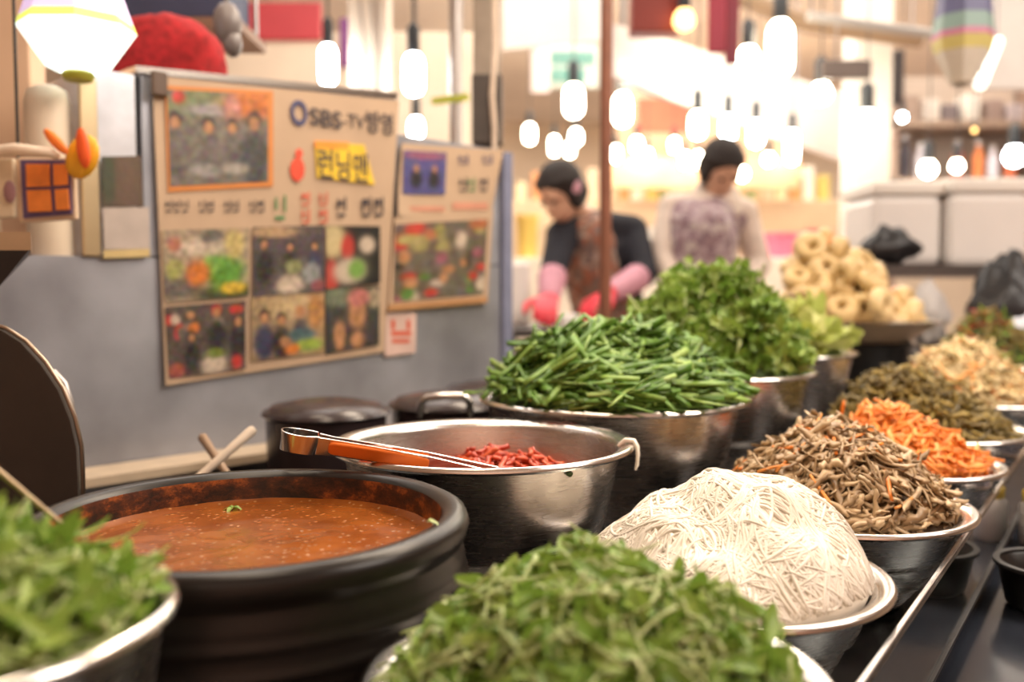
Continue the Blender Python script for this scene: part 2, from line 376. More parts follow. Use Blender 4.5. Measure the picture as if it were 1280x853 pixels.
# ------------------------------------------------------------------ piece meshes
def strip_piece(L_, W, T, bend, twist=0.0, taper=0.3, n=6, wob=0.0, seed=0):
    """flat bent strip along x, 4-sided section"""
    r_ = random.Random(seed); m = MB(); vs = []
    for i in range(n + 1):
        u = i / n - 0.5; ang = bend * u
        if abs(bend) > 1e-3: x_, z_ = math.sin(ang) / bend * L_, (1 - math.cos(ang)) / bend * -L_
        else: x_, z_ = u * L_, 0
        w = W * (1 - taper * (abs(u) * 2) ** 2) * (1 + wob * r_.uniform(-1, 1)); tw = twist * u
        y_ = wob * W * 0.8 * r_.uniform(-1, 1)
        for (a, c_) in ((-.5, 0), (0, .5), (.5, 0), (0, -.5)):
            yy, zz = a * w, c_ * T
            vs.append((x_ + math.sin(ang) * zz, y_ + yy * math.cos(tw) - zz * math.sin(tw), z_ + yy * math.sin(tw) + zz * math.cos(tw)))
    fs = [(i * 4 + k, i * 4 + (k + 1) % 4, i * 4 + 4 + (k + 1) % 4, i * 4 + 4 + k) for i in range(n) for k in range(4)]
    fs += [(3, 2, 1, 0), (n * 4, n * 4 + 1, n * 4 + 2, n * 4 + 3)]
    return m.add(vs, fs)
def leaf_piece(L_, W, bend, fold=0.35, n=6, wave=0.0, seed=0, lobes=0.0):
    r_ = random.Random(seed); m = MB(); vs = []
    for i in range(n + 1):
        u = i / n; ang = bend * u
        x_ = (math.sin(ang) / bend if abs(bend) > 1e-3 else u) * L_; z_ = ((1 - math.cos(ang)) / bend if abs(bend) > 1e-3 else 0) * -L_
        w = W * (math.sin(math.pi * min(1, u * 0.94 + 0.05)) ** 0.8) * (1 + lobes * math.sin(u * 19 + seed))
        for a in (-.5, -.25, 0, .25, .5):
            zz = abs(a) * w * fold * 2 + wave * W * math.sin(u * 11 + a * 5 + seed) * abs(a) * 2
            vs.append((x_ - math.sin(ang) * zz - L_ / 2, a * w, z_ + math.cos(ang) * zz))
    fs = [(i * 5 + k, i * 5 + k + 1, i * 5 + 6 + k, i * 5 + 5 + k) for i in range(n) for k in range(4)]
    return m.add(vs, fs)
def stem_piece(L_, r, bend, n=7, sides=5, seed=0):
    r_ = random.Random(seed); m = MB(); pts = []
    k2 = r_.uniform(-.6, .6)
    for i in range(n + 1):
        u = i / n - 0.5; ang = bend * u
        pts.append(((math.sin(ang) / bend if abs(bend) > 1e-3 else u) * L_, k2 * L_ * 0.4 * (u * u - .1), ((1 - math.cos(ang)) / bend if abs(bend) > 1e-3 else 0) * -L_))
    return m.tube(pts, [r * (1 - 0.35 * i / n) for i in range(n + 1)], sides)

class Heap:
    def __init__(s, c, R, H, off=(0, 0), p=2.0, q=1.0, amp=0.06, seed=0, base=-0.012, freq=2.2):
        s.c = Vector(c); s.R = R; s.H = H; s.off = off; s.p = p; s.q = q; s.amp = amp; s.seed = seed; s.base = base; s.freq = freq
    def z(s, u, v):
        r = min(1.0, math.hypot(u, v))
        # shift the summit: warp radius
        k = (1 - r * r); uu, vv = u - s.off[0] * k, v - s.off[1] * k
        rr = min(1.0, math.hypot(uu, vv))
        h = (1 - rr ** s.p) ** s.q
        h += s.amp * mnoise.noise((u * s.freq + s.seed, v * s.freq, s.seed * 1.7)) * (1 - r ** 4)
        return s.base + s.H * max(h, 0)
    key = None
    def pt(s, u, v, dz=0.0): return Vector((s.c.x + u * s.R, s.c.y + v * s.R, s.c.z + s.z(u, v) + dz))
    def keep_in(s, p, marg=0.0):       # pull a point inside the bowl that holds the heap
        if s.key is None: return p
        bc, R, zs, rs = INNER[s.key]
        if p.z > zs[-1]: return p
        lim = float(np.interp(p.z, zs, rs)) - marg; r = math.hypot(p.x - bc.x, p.y - bc.y)
        return p if r <= lim else Vector((bc.x + (p.x - bc.x) * lim / r, bc.y + (p.y - bc.y) * lim / r, p.z))
    def obstacles(s):
        if not hasattr(s, 'ob'):
            s.ob = [(v[0].x, v[0].y, v[1] + .002, v[0].z + .005) for k, v in INNER.items() if k != s.key and math.hypot(v[0].x - s.c.x, v[0].y - s.c.y) < v[1] + s.R + .1]
            if math.hypot(PC.x - s.c.x, PC.y - s.c.y) < PR + s.R + .1: s.ob.append((PC.x, PC.y, PR + .003, PC.z + .002))
        return s.ob
    def nrm(s, u, v):
        e = 0.04; a = s.pt(u + e, v) - s.pt(u - e, v); b_ = s.pt(u, v + e) - s.pt(u, v - e)
        return a.cross(b_).normalized()
    def mound(s, m, nr=16, na=40, sink=0.012):
        vs = []; fs = []
        for i in range(nr + 1):
            r = i / nr
            for k in range(na):
                a = 2 * math.pi * k / na; vs.append(s.keep_in(s.pt(r * math.cos(a), r * math.sin(a), -sink * (1 - r * 0.3)), 0.001))
        for i in range(nr):
            for k in range(na): fs.append((i * na + k, (i + 1) * na + k, (i + 1) * na + (k + 1) % na, i * na + (k + 1) % na))
        m.add(vs, fs)
def orient(n, tilt, rnd, axis=None, roll=0.5):
    """matrix: x along the surface, z near the surface normal"""
    t = axis if axis is not None else Vector((rnd.gauss(0, 1), rnd.gauss(0, 1), rnd.gauss(0, 1)))
    t = (t - n * t.dot(n)); t = t.normalized() if t.length > 1e-5 else n.orthogonal().normalized()
    t = (t + n * tilt).normalized(); y = n.cross(t).normalized(); z = t.cross(y)
    R = Matrix((t, y, z)).transposed()
    return R @ Matrix.Rotation(rnd.uniform(-roll, roll), 3, 'X')
def np_mesh(name, verts, faces_loops, counts, mats, mis):
    me = bpy.data.meshes.new(name)
    me.vertices.add(len(verts)); me.vertices.foreach_set('co', verts.astype(np.float32).ravel())
    me.loops.add(len(faces_loops)); me.loops.foreach_set('vertex_index', faces_loops.astype(np.int32))
    me.polygons.add(len(counts)); st = np.concatenate(([0], np.cumsum(counts)[:-1]))
    me.polygons.foreach_set('loop_start', st.astype(np.int32))
    for k in mats: me.materials.append(k)
    me.polygons.foreach_set('material_index', mis.astype(np.int32))
    me.polygons.foreach_set('use_smooth', np.ones(len(counts), dtype=bool))
    me.update(calc_edges=True); me.validate(); return me
class Bulk:
    """very many small pieces joined in one mesh"""
    def __init__(s): s.V = []; s.L = []; s.Cn = []; s.MI = []; s.n = 0
    def put(s, mb, loc=None, R=None, sc=1.0, mi=0):
        if not hasattr(mb, 'np'):
            mb.np = (np.array([tuple(p) for p in mb.v]), np.array([i for f in mb.f for i in f]), np.array([len(f) for f in mb.f]))
        v, l, c_ = mb.np
        if R is not None: v = (v * sc) @ np.array(R).T + np.array(loc)
        s.V.append(v); s.L.append(l + s.n); s.Cn.append(c_); s.MI.append(np.full(len(c_), mi)); s.n += len(v)
    def build(s, name, mats, label, cat):
        me = np_mesh(name, np.concatenate(s.V), np.concatenate(s.L), np.concatenate(s.Cn), mats, np.concatenate(s.MI))
        o = bpy.data.objects.new(name, me); COL.objects.link(o); return tag(o, label, cat, kind='stuff')
PIECES = []
def single(name, me, loc, R, sc, label, cat, group=None):
    o = bpy.data.objects.new(name, me); COL.objects.link(o)
    o.matrix_world = Matrix.Translation(loc) @ R.to_4x4() @ Matrix.Scale(sc, 4)
    return tag(o, label, cat, group)
def sample(h, n, rnd, rmax=0.97, skew=0.55):
    out = []
    while len(out) < n:
        r = rmax * rnd.random() ** skew; a = rnd.uniform(0, 2 * math.pi); out.append((r * math.cos(a), r * math.sin(a)))
    return out
def facing(h, u, v):
    p = h.pt(u, v); d = (CAM - p); return h.nrm(u, v).dot(d.normalized()), p
def fit_in_bowl(h, mb, p, n, tilt, rnd, axis, u, v, roll, loose=False, sc=1.0):
    """turn a piece until it neither pokes through the side of its bowl nor into a neighbouring vessel"""
    if not hasattr(mb, 'nv'): mb.nv = np.array([tuple(q) for q in mb.v])
    bc, RB, zs, rs = INNER[h.key]
    for k in range(10):
        R = orient(n, rnd.uniform(*tilt), rnd, axis(u, v, rnd) if axis else None, roll); V_ = (mb.nv * sc) @ np.array(R).T + np.array(p)
        r = np.hypot(V_[:, 0] - bc.x, V_[:, 1] - bc.y); bad = (V_[:, 2] < zs[-1]) & (r > np.interp(V_[:, 2], zs, rs))
        if loose: bad &= (r < RB + 0.002) | (V_[:, 2] < zs[-1] - 0.03)
        if bad.any(): continue
        if any((((V_[:, 0] - x_) ** 2 + (V_[:, 1] - y_) ** 2 < r_ * r_) & (V_[:, 2] < z_)).any() for x_, y_, r_, z_ in h.obstacles()): continue
        return R
    return None
def scatter(h, kinds, n_single, n_bulk, mats, bulk_name, bulk_label, bulk_cat, seed, tilt=(0.0, 0.25), roll=0.5, lift=0.002, bulk_sink=0.010, dark=None, rmax=0.94, axis=None, front=-0.05, loose=False, key=None):
    """kinds: list of (name, [MB variants], mat index, weight, label, cat, group)"""
    rnd = random.Random(seed); bk = Bulk(); h.key = key
    mm = MB(); h.mound(mm, sink=bulk_sink + 0.006); bk.put(mm, mi=len(mats) - 1 if dark is None else dark)
    W = [k[3] for k in kinds]
    for (u, v) in sample(h, n_bulk, rnd, rmax):
        k = rnd.choices(kinds, W)[0]; n = h.nrm(u, v)
        mb = rnd.choice(k[1]); p = h.pt(u, v, 0) - n * rnd.uniform(0.0, bulk_sink); sc = rnd.uniform(0.8, 1.1); R = fit_in_bowl(h, mb, p, n, tilt, rnd, axis, u, v, roll, loose, sc)
        if R is not None: bk.put(mb, p, R, sc, k[2])
    bk.build(bulk_name, mats, bulk_label, bulk_cat)
    meshes = {}
    cnt = 0; tries = 0
    while cnt < n_single and tries < n_single * 20:
        tries += 1
        u, v = sample(h, 1, rnd, rmax)[0]; f_, p = facing(h, u, v)
        if f_ < front: continue
        k = rnd.choices(kinds, W)[0]; i = rnd.randrange(len(k[1])); mk = (k[0], i)
        if mk not in meshes: meshes[mk] = k[1][i].mesh(k[0], mats[k[2]])
        n = h.nrm(u, v); p = p + n * lift * rnd.uniform(0.3, 2.0); sc = rnd.uniform(0.85, 1.1); R = fit_in_bowl(h, k[1][i], p, n, tilt, rnd, axis, u, v, roll, loose, sc)
        if R is None: continue
        single(k[0], meshes[mk], p, R, sc, k[4], k[5], k[6]); cnt += 1

# ------------------------------------------------------------------ food materials
M['leaf'] = food('fresh_leaf', [(0.0, (0.09, 0.19, 0.022)), (0.4, (0.22, 0.37, 0.055)), (0.75, (0.39, 0.53, 0.12)), (1.0, (0.60, 0.67, 0.27))], 0.42, transl=0.22)
M['leafstem'] = food('pale_stem', [(0.0, (0.30, 0.42, 0.12)), (0.6, (0.48, 0.56, 0.24)), (1.0, (0.62, 0.66, 0.36))], 0.4, transl=0.1)
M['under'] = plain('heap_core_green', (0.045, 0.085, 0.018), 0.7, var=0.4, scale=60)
M['chive'] = food('chive_green', [(0.0, (0.05, 0.14, 0.015)), (0.45, (0.14, 0.30, 0.035)), (0.8, (0.29, 0.46, 0.09)), (1.0, (0.56, 0.64, 0.26))], 0.36, transl=0.15, patch=0.3)
M['herb'] = food('curly_herb_green', [(0.0, (0.07, 0.15, 0.02)), (0.45, (0.20, 0.34, 0.05)), (0.8, (0.38, 0.50, 0.11)), (1.0, (0.60, 0.64, 0.26))], 0.42, transl=0.22)
M['lettuce'] = food('pale_lettuce', [(0.0, (0.30, 0.40, 0.07)), (0.5, (0.52, 0.58, 0.16)), (1.0, (0.76, 0.76, 0.36))], 0.42, transl=0.25)
M['noodle'] = food('rice_noodle', [(0.0, (0.80, 0.74, 0.63)), (0.5, (0.85, 0.79, 0.69)), (1.0, (0.89, 0.84, 0.75))], 0.36, patch=0.3)
M['mush'] = food('mushroom_shred', [(0.0, (0.12, 0.070, 0.035)), (0.3, (0.34, 0.22, 0.11)), (0.65, (0.54, 0.38, 0.21)), (1.0, (0.74, 0.59, 0.38))], 0.36, patch=0.42)
M['mush_core'] = plain('heap_core_brown', (0.13, 0.075, 0.035), 0.6, var=0.4, scale=50)
M['carrot'] = food('carrot_orange', [(0.0, (0.76, 0.19, 0.016)), (0.55, (0.90, 0.31, 0.05)), (1.0, (0.95, 0.50, 0.17))], 0.38, sss=0.1, patch=0.35)
M['dried'] = food('seasoned_olive_greens', [(0.0, (0.025, 0.020, 0.005)), (0.4, (0.15, 0.105, 0.020)), (0.75, (0.36, 0.26, 0.06)), (1.0, (0.62, 0.47, 0.17))], 0.35)
M['radish'] = food('radish_shred', [(0.0, (0.55, 0.37, 0.14)), (0.5, (0.74, 0.58, 0.30)), (1.0, (0.88, 0.76, 0.52))], 0.35)
M['chilli'] = food('chilli_mix', [(0.0, (0.26, 0.018, 0.008)), (0.5, (0.58, 0.060, 0.018)), (1.0, (0.80, 0.25, 0.09))], 0.28)
M['dumpling'] = food('steamed_dough', [(0.0, (0.52, 0.36, 0.15)), (0.5, (0.63, 0.46, 0.22)), (1.0, (0.74, 0.57, 0.32))], 0.38, sss=0.15, scale=14)
M['dumpling_red'] = food('kimchi_dough', [(0.0, (0.66, 0.28, 0.10)), (1.0, (0.82, 0.42, 0.18))], 0.38, sss=0.1, scale=14)
M['fern'] = food('fern_shoot', [(0.0, (0.07, 0.035, 0.03)), (1.0, (0.22, 0.12, 0.09))], 0.4)

def variants(fn, n): return [fn(i) for i in range(n)]
R_ = random.Random(3)
U = R_.uniform

# --- chopped sprout greens, near bowl
sprout_leaf = variants(lambda i: leaf_piece(U(.022, .038), U(.0085, .0135), U(-.9, 1.2), 0.3, 6, 0.06, i), 10)
sprout_stem = variants(lambda i: stem_piece(U(.028, .055), U(.0013, .0021), U(-1.4, 1.6), 7, 5, i), 7)
hp = Heap(C['greens'], RAD['greens'] * 0.98, 0.088, (0.02, 0.05), 2.0, 1.0, 0.22, 3, -0.014)
scatter(hp, [('sprout_leaf', sprout_leaf, 0, 0.64, 'chopped sprout leaf on the heap beside the white noodles', 'leaf', 'sprout greens in the near bowl'),
             ('sprout_stalk', sprout_stem, 1, 0.36, 'pale cut sprout stem on the heap beside the white noodles', 'stem', 'sprout stems in the near bowl')],
        400, 1500, [M['leaf'], M['leafstem'], M['under']], 'sprout_greens_heap', 'heap of chopped green sprouts filling the bowl beside the noodles', 'greens', 11, (-0.15, 0.55), 1.2, 0.003, 0.014, rmax=0.99, loose=True, key='greens')
# --- long leafy greens, bowl by the pot
long_leaf = variants(lambda i: leaf_piece(U(.030, .055), U(.007, .012), U(-1.3, 1.5), 0.3, 6, 0.08, i + 20), 8)
long_stem = variants(lambda i: stem_piece(U(.045, .080), U(.0013, .0022), U(-2.0, 2.0), 9, 5, i + 30), 7)
hp = Heap(C['left'], RAD['left'] * 0.93, 0.066, (-0.14, 0.0), 1.8, 0.9, 0.25, 8, -0.010)
scatter(hp, [('leafy_green_piece', long_leaf, 0, 0.6, 'long green leaf on the heap beside the black stew pot', 'leaf', 'leafy greens beside the stew pot'),
             ('leafy_stalk', long_stem, 1, 0.4, 'long pale stem on the heap beside the black stew pot', 'stem', 'green stems beside the stew pot')],
        300, 1500, [M['leaf'], M['leafstem'], M['under']], 'leafy_greens_heap', 'heap of long leafy greens in the bowl beside the stew pot', 'greens', 12, (-0.2, 0.5), 1.2, 0.003, 0.014, rmax=0.98, loose=True, key='left')
# --- garlic chives
chive_p = variants(lambda i: strip_piece(U(.08, .16), U(.008, .0145), .0018, U(-.7, .9), U(-1.2, 1.2), 0.15, 6, 0.03, i + 40), 12)
hp = Heap(C['chive'], RAD['chive'] * 0.98, 0.094, (-0.02, 0.1), 2.4, 1.0, 0.22, 5, -0.002)
def chive_axis(u, v, rnd):
    a = rnd.gauss(math.radians(25), 1.1); return Vector((math.cos(a), math.sin(a), rnd.gauss(0, .9)))
scatter(hp, [('chive_strip', chive_p, 0, 1.0, 'cut garlic chive on the heap in the wide basin', 'chive', 'cut garlic chives in the wide basin')],
        300, 900, [M['chive'], M['under']], 'garlic_chive_heap', 'heap of cut garlic chives in the wide steel basin', 'chives', 13, (-0.05, 0.28), 1.0, 0.004, 0.014, axis=chive_axis, rmax=0.92, key='chive')
# --- curly herbs
herb_p = variants(lambda i: leaf_piece(U(.026, .048), U(.018, .032), U(-1.4, 1.4), 0.35, 6, 0.35, i + 60, 0.3), 10)
herb_s = variants(lambda i: stem_piece(U(.04, .09), U(.0018, .003), U(-.8, 1.0), 6, 5, i + 70), 5)
hp = Heap(C['herb'], RAD['herb'] * 0.98, 0.185, (0.04, 0.12), 2.4, 0.9, 0.32, 9, -0.008, 2.6)
scatter(hp, [('herb_leaf', herb_p, 0, 0.86, 'curly herb leaf on the tall heap behind the chives', 'leaf', 'curly herb leaves behind the chives'),
             ('herb_stalk', herb_s, 1, 0.14, 'pale herb stem on the tall heap behind the chives', 'stem', 'herb stems behind the chives')],
        330, 1900, [M['herb'], M['leafstem'], M['under']], 'curly_herb_heap', 'tall heap of curly leafy herbs behind the chives', 'herbs', 14, (-0.2, 1.2), 1.4, 0.010, 0.02, key='herb')
# --- lettuce
let_p = variants(lambda i: leaf_piece(U(.07, .11), U(.06, .09), U(-1.2, 1.2), 0.3, 9, 0.28, i + 80, 0.15), 6)
hp = Heap(C['lettuce'], RAD['lettuce'] * 0.93, 0.085, (0.1, 0), 2.0, 0.9, 0.1, 2, -0.01)
scatter(hp, [('lettuce_leaf', let_p, 0, 1.0, 'pale yellow green lettuce leaf behind the curly herbs', 'leaf', 'lettuce leaves behind the herbs')],
        60, 120, [M['lettuce'], M['under']], 'lettuce_heap', 'heap of pale lettuce under the loose leaves behind the herbs', 'lettuce', 15, (0.0, 0.7), 0.9, 0.01, 0.02, key='lettuce')
# --- rice noodles: nobody could count them
hp = Heap(C['noodle'], RAD['noodle'] * 0.91, 0.100, (0.26, 0.26), 2.3, 0.80, 0.20, 4, -0.012, 3.0)
hp.key = 'noodle'; bk = Bulk(); mm = MB(); hp.mound(mm, 24, 56, 0.0006); bk.put(mm, mi=0); rnd = random.Random(5)
for bnd in range(120):                      # loose hanks of strands that run together
    r = 0.90 * rnd.random() ** 0.5; a = rnd.uniform(0, 2 * math.pi); u0, v0 = r * math.cos(a), r * math.sin(a)
    down = math.atan2(v0 - 0.25, u0 - 0.15); hd0 = rnd.choice((down, down, down + math.pi / 2, rnd.uniform(0, 6.28))) + rnd.gauss(0, .35); cur0 = rnd.gauss(0, 0.10); lift = rnd.uniform(-0.0008, 0.0009)
    for k in range(rnd.randint(6, 13)):
        u, v = u0 + rnd.gauss(0, .05), v0 + rnd.gauss(0, .05); hd = hd0 + rnd.gauss(0, .12); cur = cur0 + rnd.gauss(0, .03); pts = []; sk = lift + rnd.gauss(0, .0005); ph = rnd.uniform(0, 6)
        for s_ in range(rnd.randint(22, 46)):
            if math.hypot(u, v) > 0.965: break
            pts.append(hp.keep_in(hp.pt(u, v, sk + 0.0006 * math.sin(s_ * .8 + ph)), 0.003))
            hd += cur * .6 + rnd.gauss(0, 0.035); u += 0.036 * math.cos(hd); v += 0.036 * math.sin(hd)
        if len(pts) < 4: continue
        mm = MB(); mm.tube(pts, rnd.uniform(0.0014, 0.0020), 6); bk.put(mm, mi=0)
bk.build('rice_noodle_heap', [M['noodle']], 'mound of soft white rice noodles in the flared bowl', 'noodles')
# --- shredded mushrooms
mush_p = variants(lambda i: strip_piece(U(.026, .064), U(.004, .014), U(.0014, .0035), U(-1.3, 1.8), U(-2.0, 2.0), 0.5, 7, 0.3, i + 100), 18)
hp = Heap(C['mush'], RAD['mush'] * 0.90, 0.104, (0.02, 0.10), 2.0, 1.0, 0.14, 6, -0.008)
car_s = variants(lambda i: strip_piece(U(.035, .06), U(.005, .007), .004, U(-.8, .8), U(-.6, .6), 0.1, 5, 0.03, i + 120), 5)
scatter(hp, [('mushroom_shred', mush_p, 0, 1.0, 'seasoned brown mushroom shred on the heap behind the noodles', 'mushroom', 'mushroom shreds in the flared bowl')],
        300, 1300, [M['mush'], M['mush_core']], 'mushroom_heap', 'heap of shredded brown mushrooms in the flared bowl', 'mushrooms', 16, (-0.1, 0.35), 0.9, 0.004, 0.012, key='mush')
rnd = random.Random(21); cm = [p.mesh('carrot_shred', M['carrot']) for p in car_s]
for k in range(34):
    u, v = sample(hp, 1, rnd, 0.9)[0]
    if facing(hp, u, v)[0] < 0: continue
    n = hp.nrm(u, v); i_ = rnd.randrange(len(cm)); p = hp.pt(u, v) + n * 0.005; R = fit_in_bowl(hp, car_s[i_], p, n, (-.1, .25), rnd, None, u, v, .5)
    if R is None: continue
    single('carrot_shred', cm[i_], p, R, 1.0, 'orange carrot shred mixed among the brown mushrooms', 'carrot', 'carrot shreds among the mushrooms')
# --- carrot sticks
car_p = variants(lambda i: strip_piece(U(.05, .095), U(.0055, .0085), U(.004, .006), U(-.6, .9), U(-.6, .6), 0.12, 5, 0.04, i + 140), 10)
hp = Heap(C['carrot'], RAD['carrot'] * 0.88, 0.078, (-0.22, 0.15), 1.8, 1.0, 0.12, 7, -0.008)
scatter(hp, [('carrot_stick', car_p, 0, 1.0, 'thin orange carrot stick heaped in the flared bowl', 'carrot', 'carrot sticks in the flared bowl')],
        240, 420, [M['carrot'], plain('heap_core_orange', (0.5, 0.09, 0.015), 0.6)], 'carrot_stick_heap', 'heap of thin orange carrot sticks behind the mushrooms', 'carrots', 17, (-0.05, 0.4), 0.9, 0.004, 0.012, rmax=0.86, key='carrot')
cm2 = [p.mesh('carrot_stick', M['carrot']) for p in car_p[:3]]
for q, (px, py, d, ax) in enumerate([(1051, 515, 1.50, (0.1, 0, 1)), (1098, 524, 1.47, (-0.1, 0.2, 1)), (1230, 577, 1.44, (0.35, 0.1, 1))]):
    z_ = Vector(ax).normalized(); x_ = Vector((0, 1, 0)).cross(z_).normalized()
    single('carrot_stick', cm2[q], P(px, py + 8, d), Matrix((z_, x_, z_.cross(x_))).transposed(), 0.8, ['carrot stick standing upright on top of the carrot heap', 'short carrot stick poking up from the carrot heap', 'lone carrot stick leaning on the rim of the carrot bowl'][q], 'carrot')
# --- seasoned olive greens, radish salad, far mixed greens
dr_p = variants(lambda i: strip_piece(U(.025, .06), U(.004, .010), .0025, U(-2.4, 2.4), U(-2, 2), 0.3, 7, 0.25, i + 160), 10)
hp = Heap(C['dried'], RAD['dried'] * 0.92, 0.110, (-0.22, 0.15), 1.8, 1.0, 0.16, 8, -0.008)
scatter(hp, [('seasoned_green', dr_p, 0, 1.0, 'limp olive seasoned green strand behind the carrot bowl', 'greens', 'olive seasoned greens behind the carrots')],
        280, 1500, [M['dried'], plain('heap_core_olive', (0.06, 0.045, 0.012), 0.6)], 'seasoned_greens_heap', 'heap of limp olive brown seasoned greens behind the carrots', 'greens', 18, (-0.2, 0.5), 1.2, 0.004, 0.014, key='dried')
rd_p = variants(lambda i: strip_piece(U(.05, .09), U(.005, .009), .004, U(-2.0, 2.0), U(-1, 1), 0.15, 6, 0.08, i + 180), 10)
hp = Heap(C['radish'], RAD['radish'] * 0.97, 0.135, (-0.22, 0.1), 1.8, 0.9, 0.14, 12, -0.006)
scatter(hp, [('radish_shred', rd_p, 0, 0.8, 'pale radish shred on the salad behind the olive greens', 'radish', 'radish shreds in the far salad'),
             ('carrot_shred', rd_p[:5], 1, 0.15, 'orange carrot shred on the pale radish salad', 'carrot', 'carrot shreds in the radish salad'),
             ('cucumber_shred', rd_p[5:8], 2, 0.05, 'green shred on the pale radish salad', 'cucumber', 'green shreds in the radish salad')],
        220, 800, [M['radish'], M['carrot'], M['dried'], plain('heap_core_pale', (0.45, 0.30, 0.12), 0.6)], 'radish_salad_heap', 'heap of pale radish and carrot salad behind the olive greens', 'salad', 19, (-0.2, 0.5), 1.2, 0.004, 0.014, key='radish')
hp = Heap(C['fargreen'], RAD['fargreen'] * 0.97, 0.15, (-0.2, 0.1), 1.6, 0.9, 0.14, 13, -0.006)
scatter(hp, [('mixed_green', dr_p, 0, 0.7, 'dark seasoned green strand on the heap beside the black bag', 'greens', 'dark greens behind the radish salad'),
             ('leafy_green', long_leaf, 1, 0.25, 'olive leaf on the dark heap beside the black bag', 'leaf', 'olive leaves behind the radish salad'),
             ('pepper_shred', rd_p[:4], 2, 0.05, 'red pepper shred on the dark heap beside the black bag', 'pepper', 'pepper shreds behind the radish salad')],
        130, 800, [M['dried'], M['leaf'], M['chilli'], M['under']], 'mixed_greens_heap', 'dark heap of mixed greens with red pepper behind the radish salad', 'greens', 20, (-0.2, 0.5), 1.2, 0.004, 0.014, key='fargreen')
fe_p = variants(lambda i: strip_piece(U(.02, .04), U(.003, .006), .0025, U(-2.0, 2.0), U(-1, 1), 0.2, 6, 0.15, i + 230), 6)
hp = Heap(C['dark'], RAD['dark'] * 0.92, 0.085, (-0.1, 0), 1.8, 0.9, 0.12, 14, -0.006)
scatter(hp, [('fern_shoot', fe_p, 0, 1.0, 'purplish brown fern stem in front of the dumplings', 'fern', 'fern stems in front of the dumplings')],
        50, 250, [M['fern'], M['fern']], 'fern_stem_heap', 'small heap of purplish brown fern stems in front of the dumplings', 'greens', 22, (-0.2, 0.5), 1.2, 0.004, 0.014, key='dark')

# ------------------------------------------------------------------ red chilli mix in the big bowl
hp = Heap((C['red'].x, C['red'].y, C['red'].z - 0.075), 0.158, 0.062, (0.18, 0.30), 1.8, 1.0, 0.2, 15, -0.006)
ch_p = variants(lambda i: strip_piece(U(.016, .034), U(.007, .012), U(.004, .007), U(-1.4, 1.4), U(-1, 1), 0.3, 5, 0.25, i + 200), 8)
scatter(hp, [('chilli_piece', ch_p, 0, 1.0, 'chunk of red chilli seasoned vegetable inside the shiny bowl', 'vegetable', 'red chilli chunks in the shiny bowl')],
        170, 420, [M['chilli'], M['chilli']], 'chilli_mix', 'low pile of red chilli seasoned vegetables in the shiny bowl', 'vegetables', 23, (-0.2, 0.5), 1.2, 0.003, 0.01, key='red')

# ------------------------------------------------------------------ tongs
def strip3(name, pts, wdir, W, T, mat, parent):
    """flat strip of width W along wdir, thickness T"""
    m = MB(); pts = [Vector(p) for p in pts]; vs = []
    for i, p in enumerate(pts):
        t = (pts[min(i + 1, len(pts) - 1)] - pts[max(i - 1, 0)]).normalized()
        w = Vector(wdir); w = (w - t * w.dot(t)).normalized(); n = t.cross(w)
        ww = W[i] if isinstance(W, list) else W
        for a, b_ in ((-1, -1), (1, -1), (1, 1), (-1, 1)): vs.append(p + w * ww / 2 * a + n * T / 2 * b_)
    k = len(pts)
    fs = [(i * 4 + j, i * 4 + (j + 1) % 4, i * 4 + 4 + (j + 1) % 4, i * 4 + 4 + j) for i in range(k - 1) for j in range(4)] + [(3, 2, 1, 0), tuple((k - 1) * 4 + j for j in range(4))]
    m.add(vs, fs); return m.build(name, mat, parent, smooth=True)
TD = Vector((0, 0, -0.0045)); T0 = P(352, 543, 0.985) + TD; T1 = P(606, 582, 1.00) + TD
tg = thing('kitchen_tongs', 'steel tongs with orange grips resting across the pot and red bowl', 'tongs', T0)
ax = (T1 - T0).normalized(); up = Vector((0, 0, 1)); up = (up - ax * up.dot(ax)).normalized(); sd = ax.cross(up).normalized()   # sd points to the viewer
if sd.y > 0: sd = -sd
Ln = (T1 - T0).length
def tl(a, s, h=0.0): return ax * a + sd * s + up * h
wv = up * 0.9 + sd * 0.42
loop = [tl(0.036 - 0.0 + 0.022 * math.cos(a), 0.021 * math.sin(a)) - tl(0.014, 0) for a in [math.radians(x_) for x_ in range(40, 321, 20)]]
loop = [Vector(p) for p in loop]
arm_f = [tl(0.040, 0.0130), tl(0.055, 0.009), tl(0.10, 0.010), tl(0.16, 0.012), tl(Ln, 0.013)]
arm_b = [tl(0.040, -0.0130), tl(0.055, -0.009), tl(0.10, -0.010), tl(0.16, -0.012), tl(Ln + .015, -0.013)]
strip3('spring_loop', loop, wv, 0.023, 0.0012, M['rim'], tg)
armF = strip3('arm', arm_f, wv, [0.022, 0.021, 0.020, 0.017, 0.006], 0.0014, M['rim'], tg)
armB = strip3('arm', arm_b, wv, [0.022, 0.021, 0.020, 0.017, 0.006], 0.0014, M['steel'], tg)
M['orange'] = plain('orange_silicone', (0.90, 0.20, 0.022), 0.42, var=0.06)
for sg in (1, -1):
    gp = [tl(a, sg * (0.0085 + 0.0028)) for a in (0.052, 0.056, 0.075, 0.11, 0.145, 0.158, 0.161)]
    o = strip3('grip', gp, wv, [0.010, 0.015, 0.0165, 0.016, 0.0145, 0.0125, 0.009], 0.0055, M['orange'], armF if sg == 1 else armB)
    b = o.modifiers.new('bevel', 'BEVEL'); b.width = 0.0016; b.segments = 2; b.limit_method = 'ANGLE'
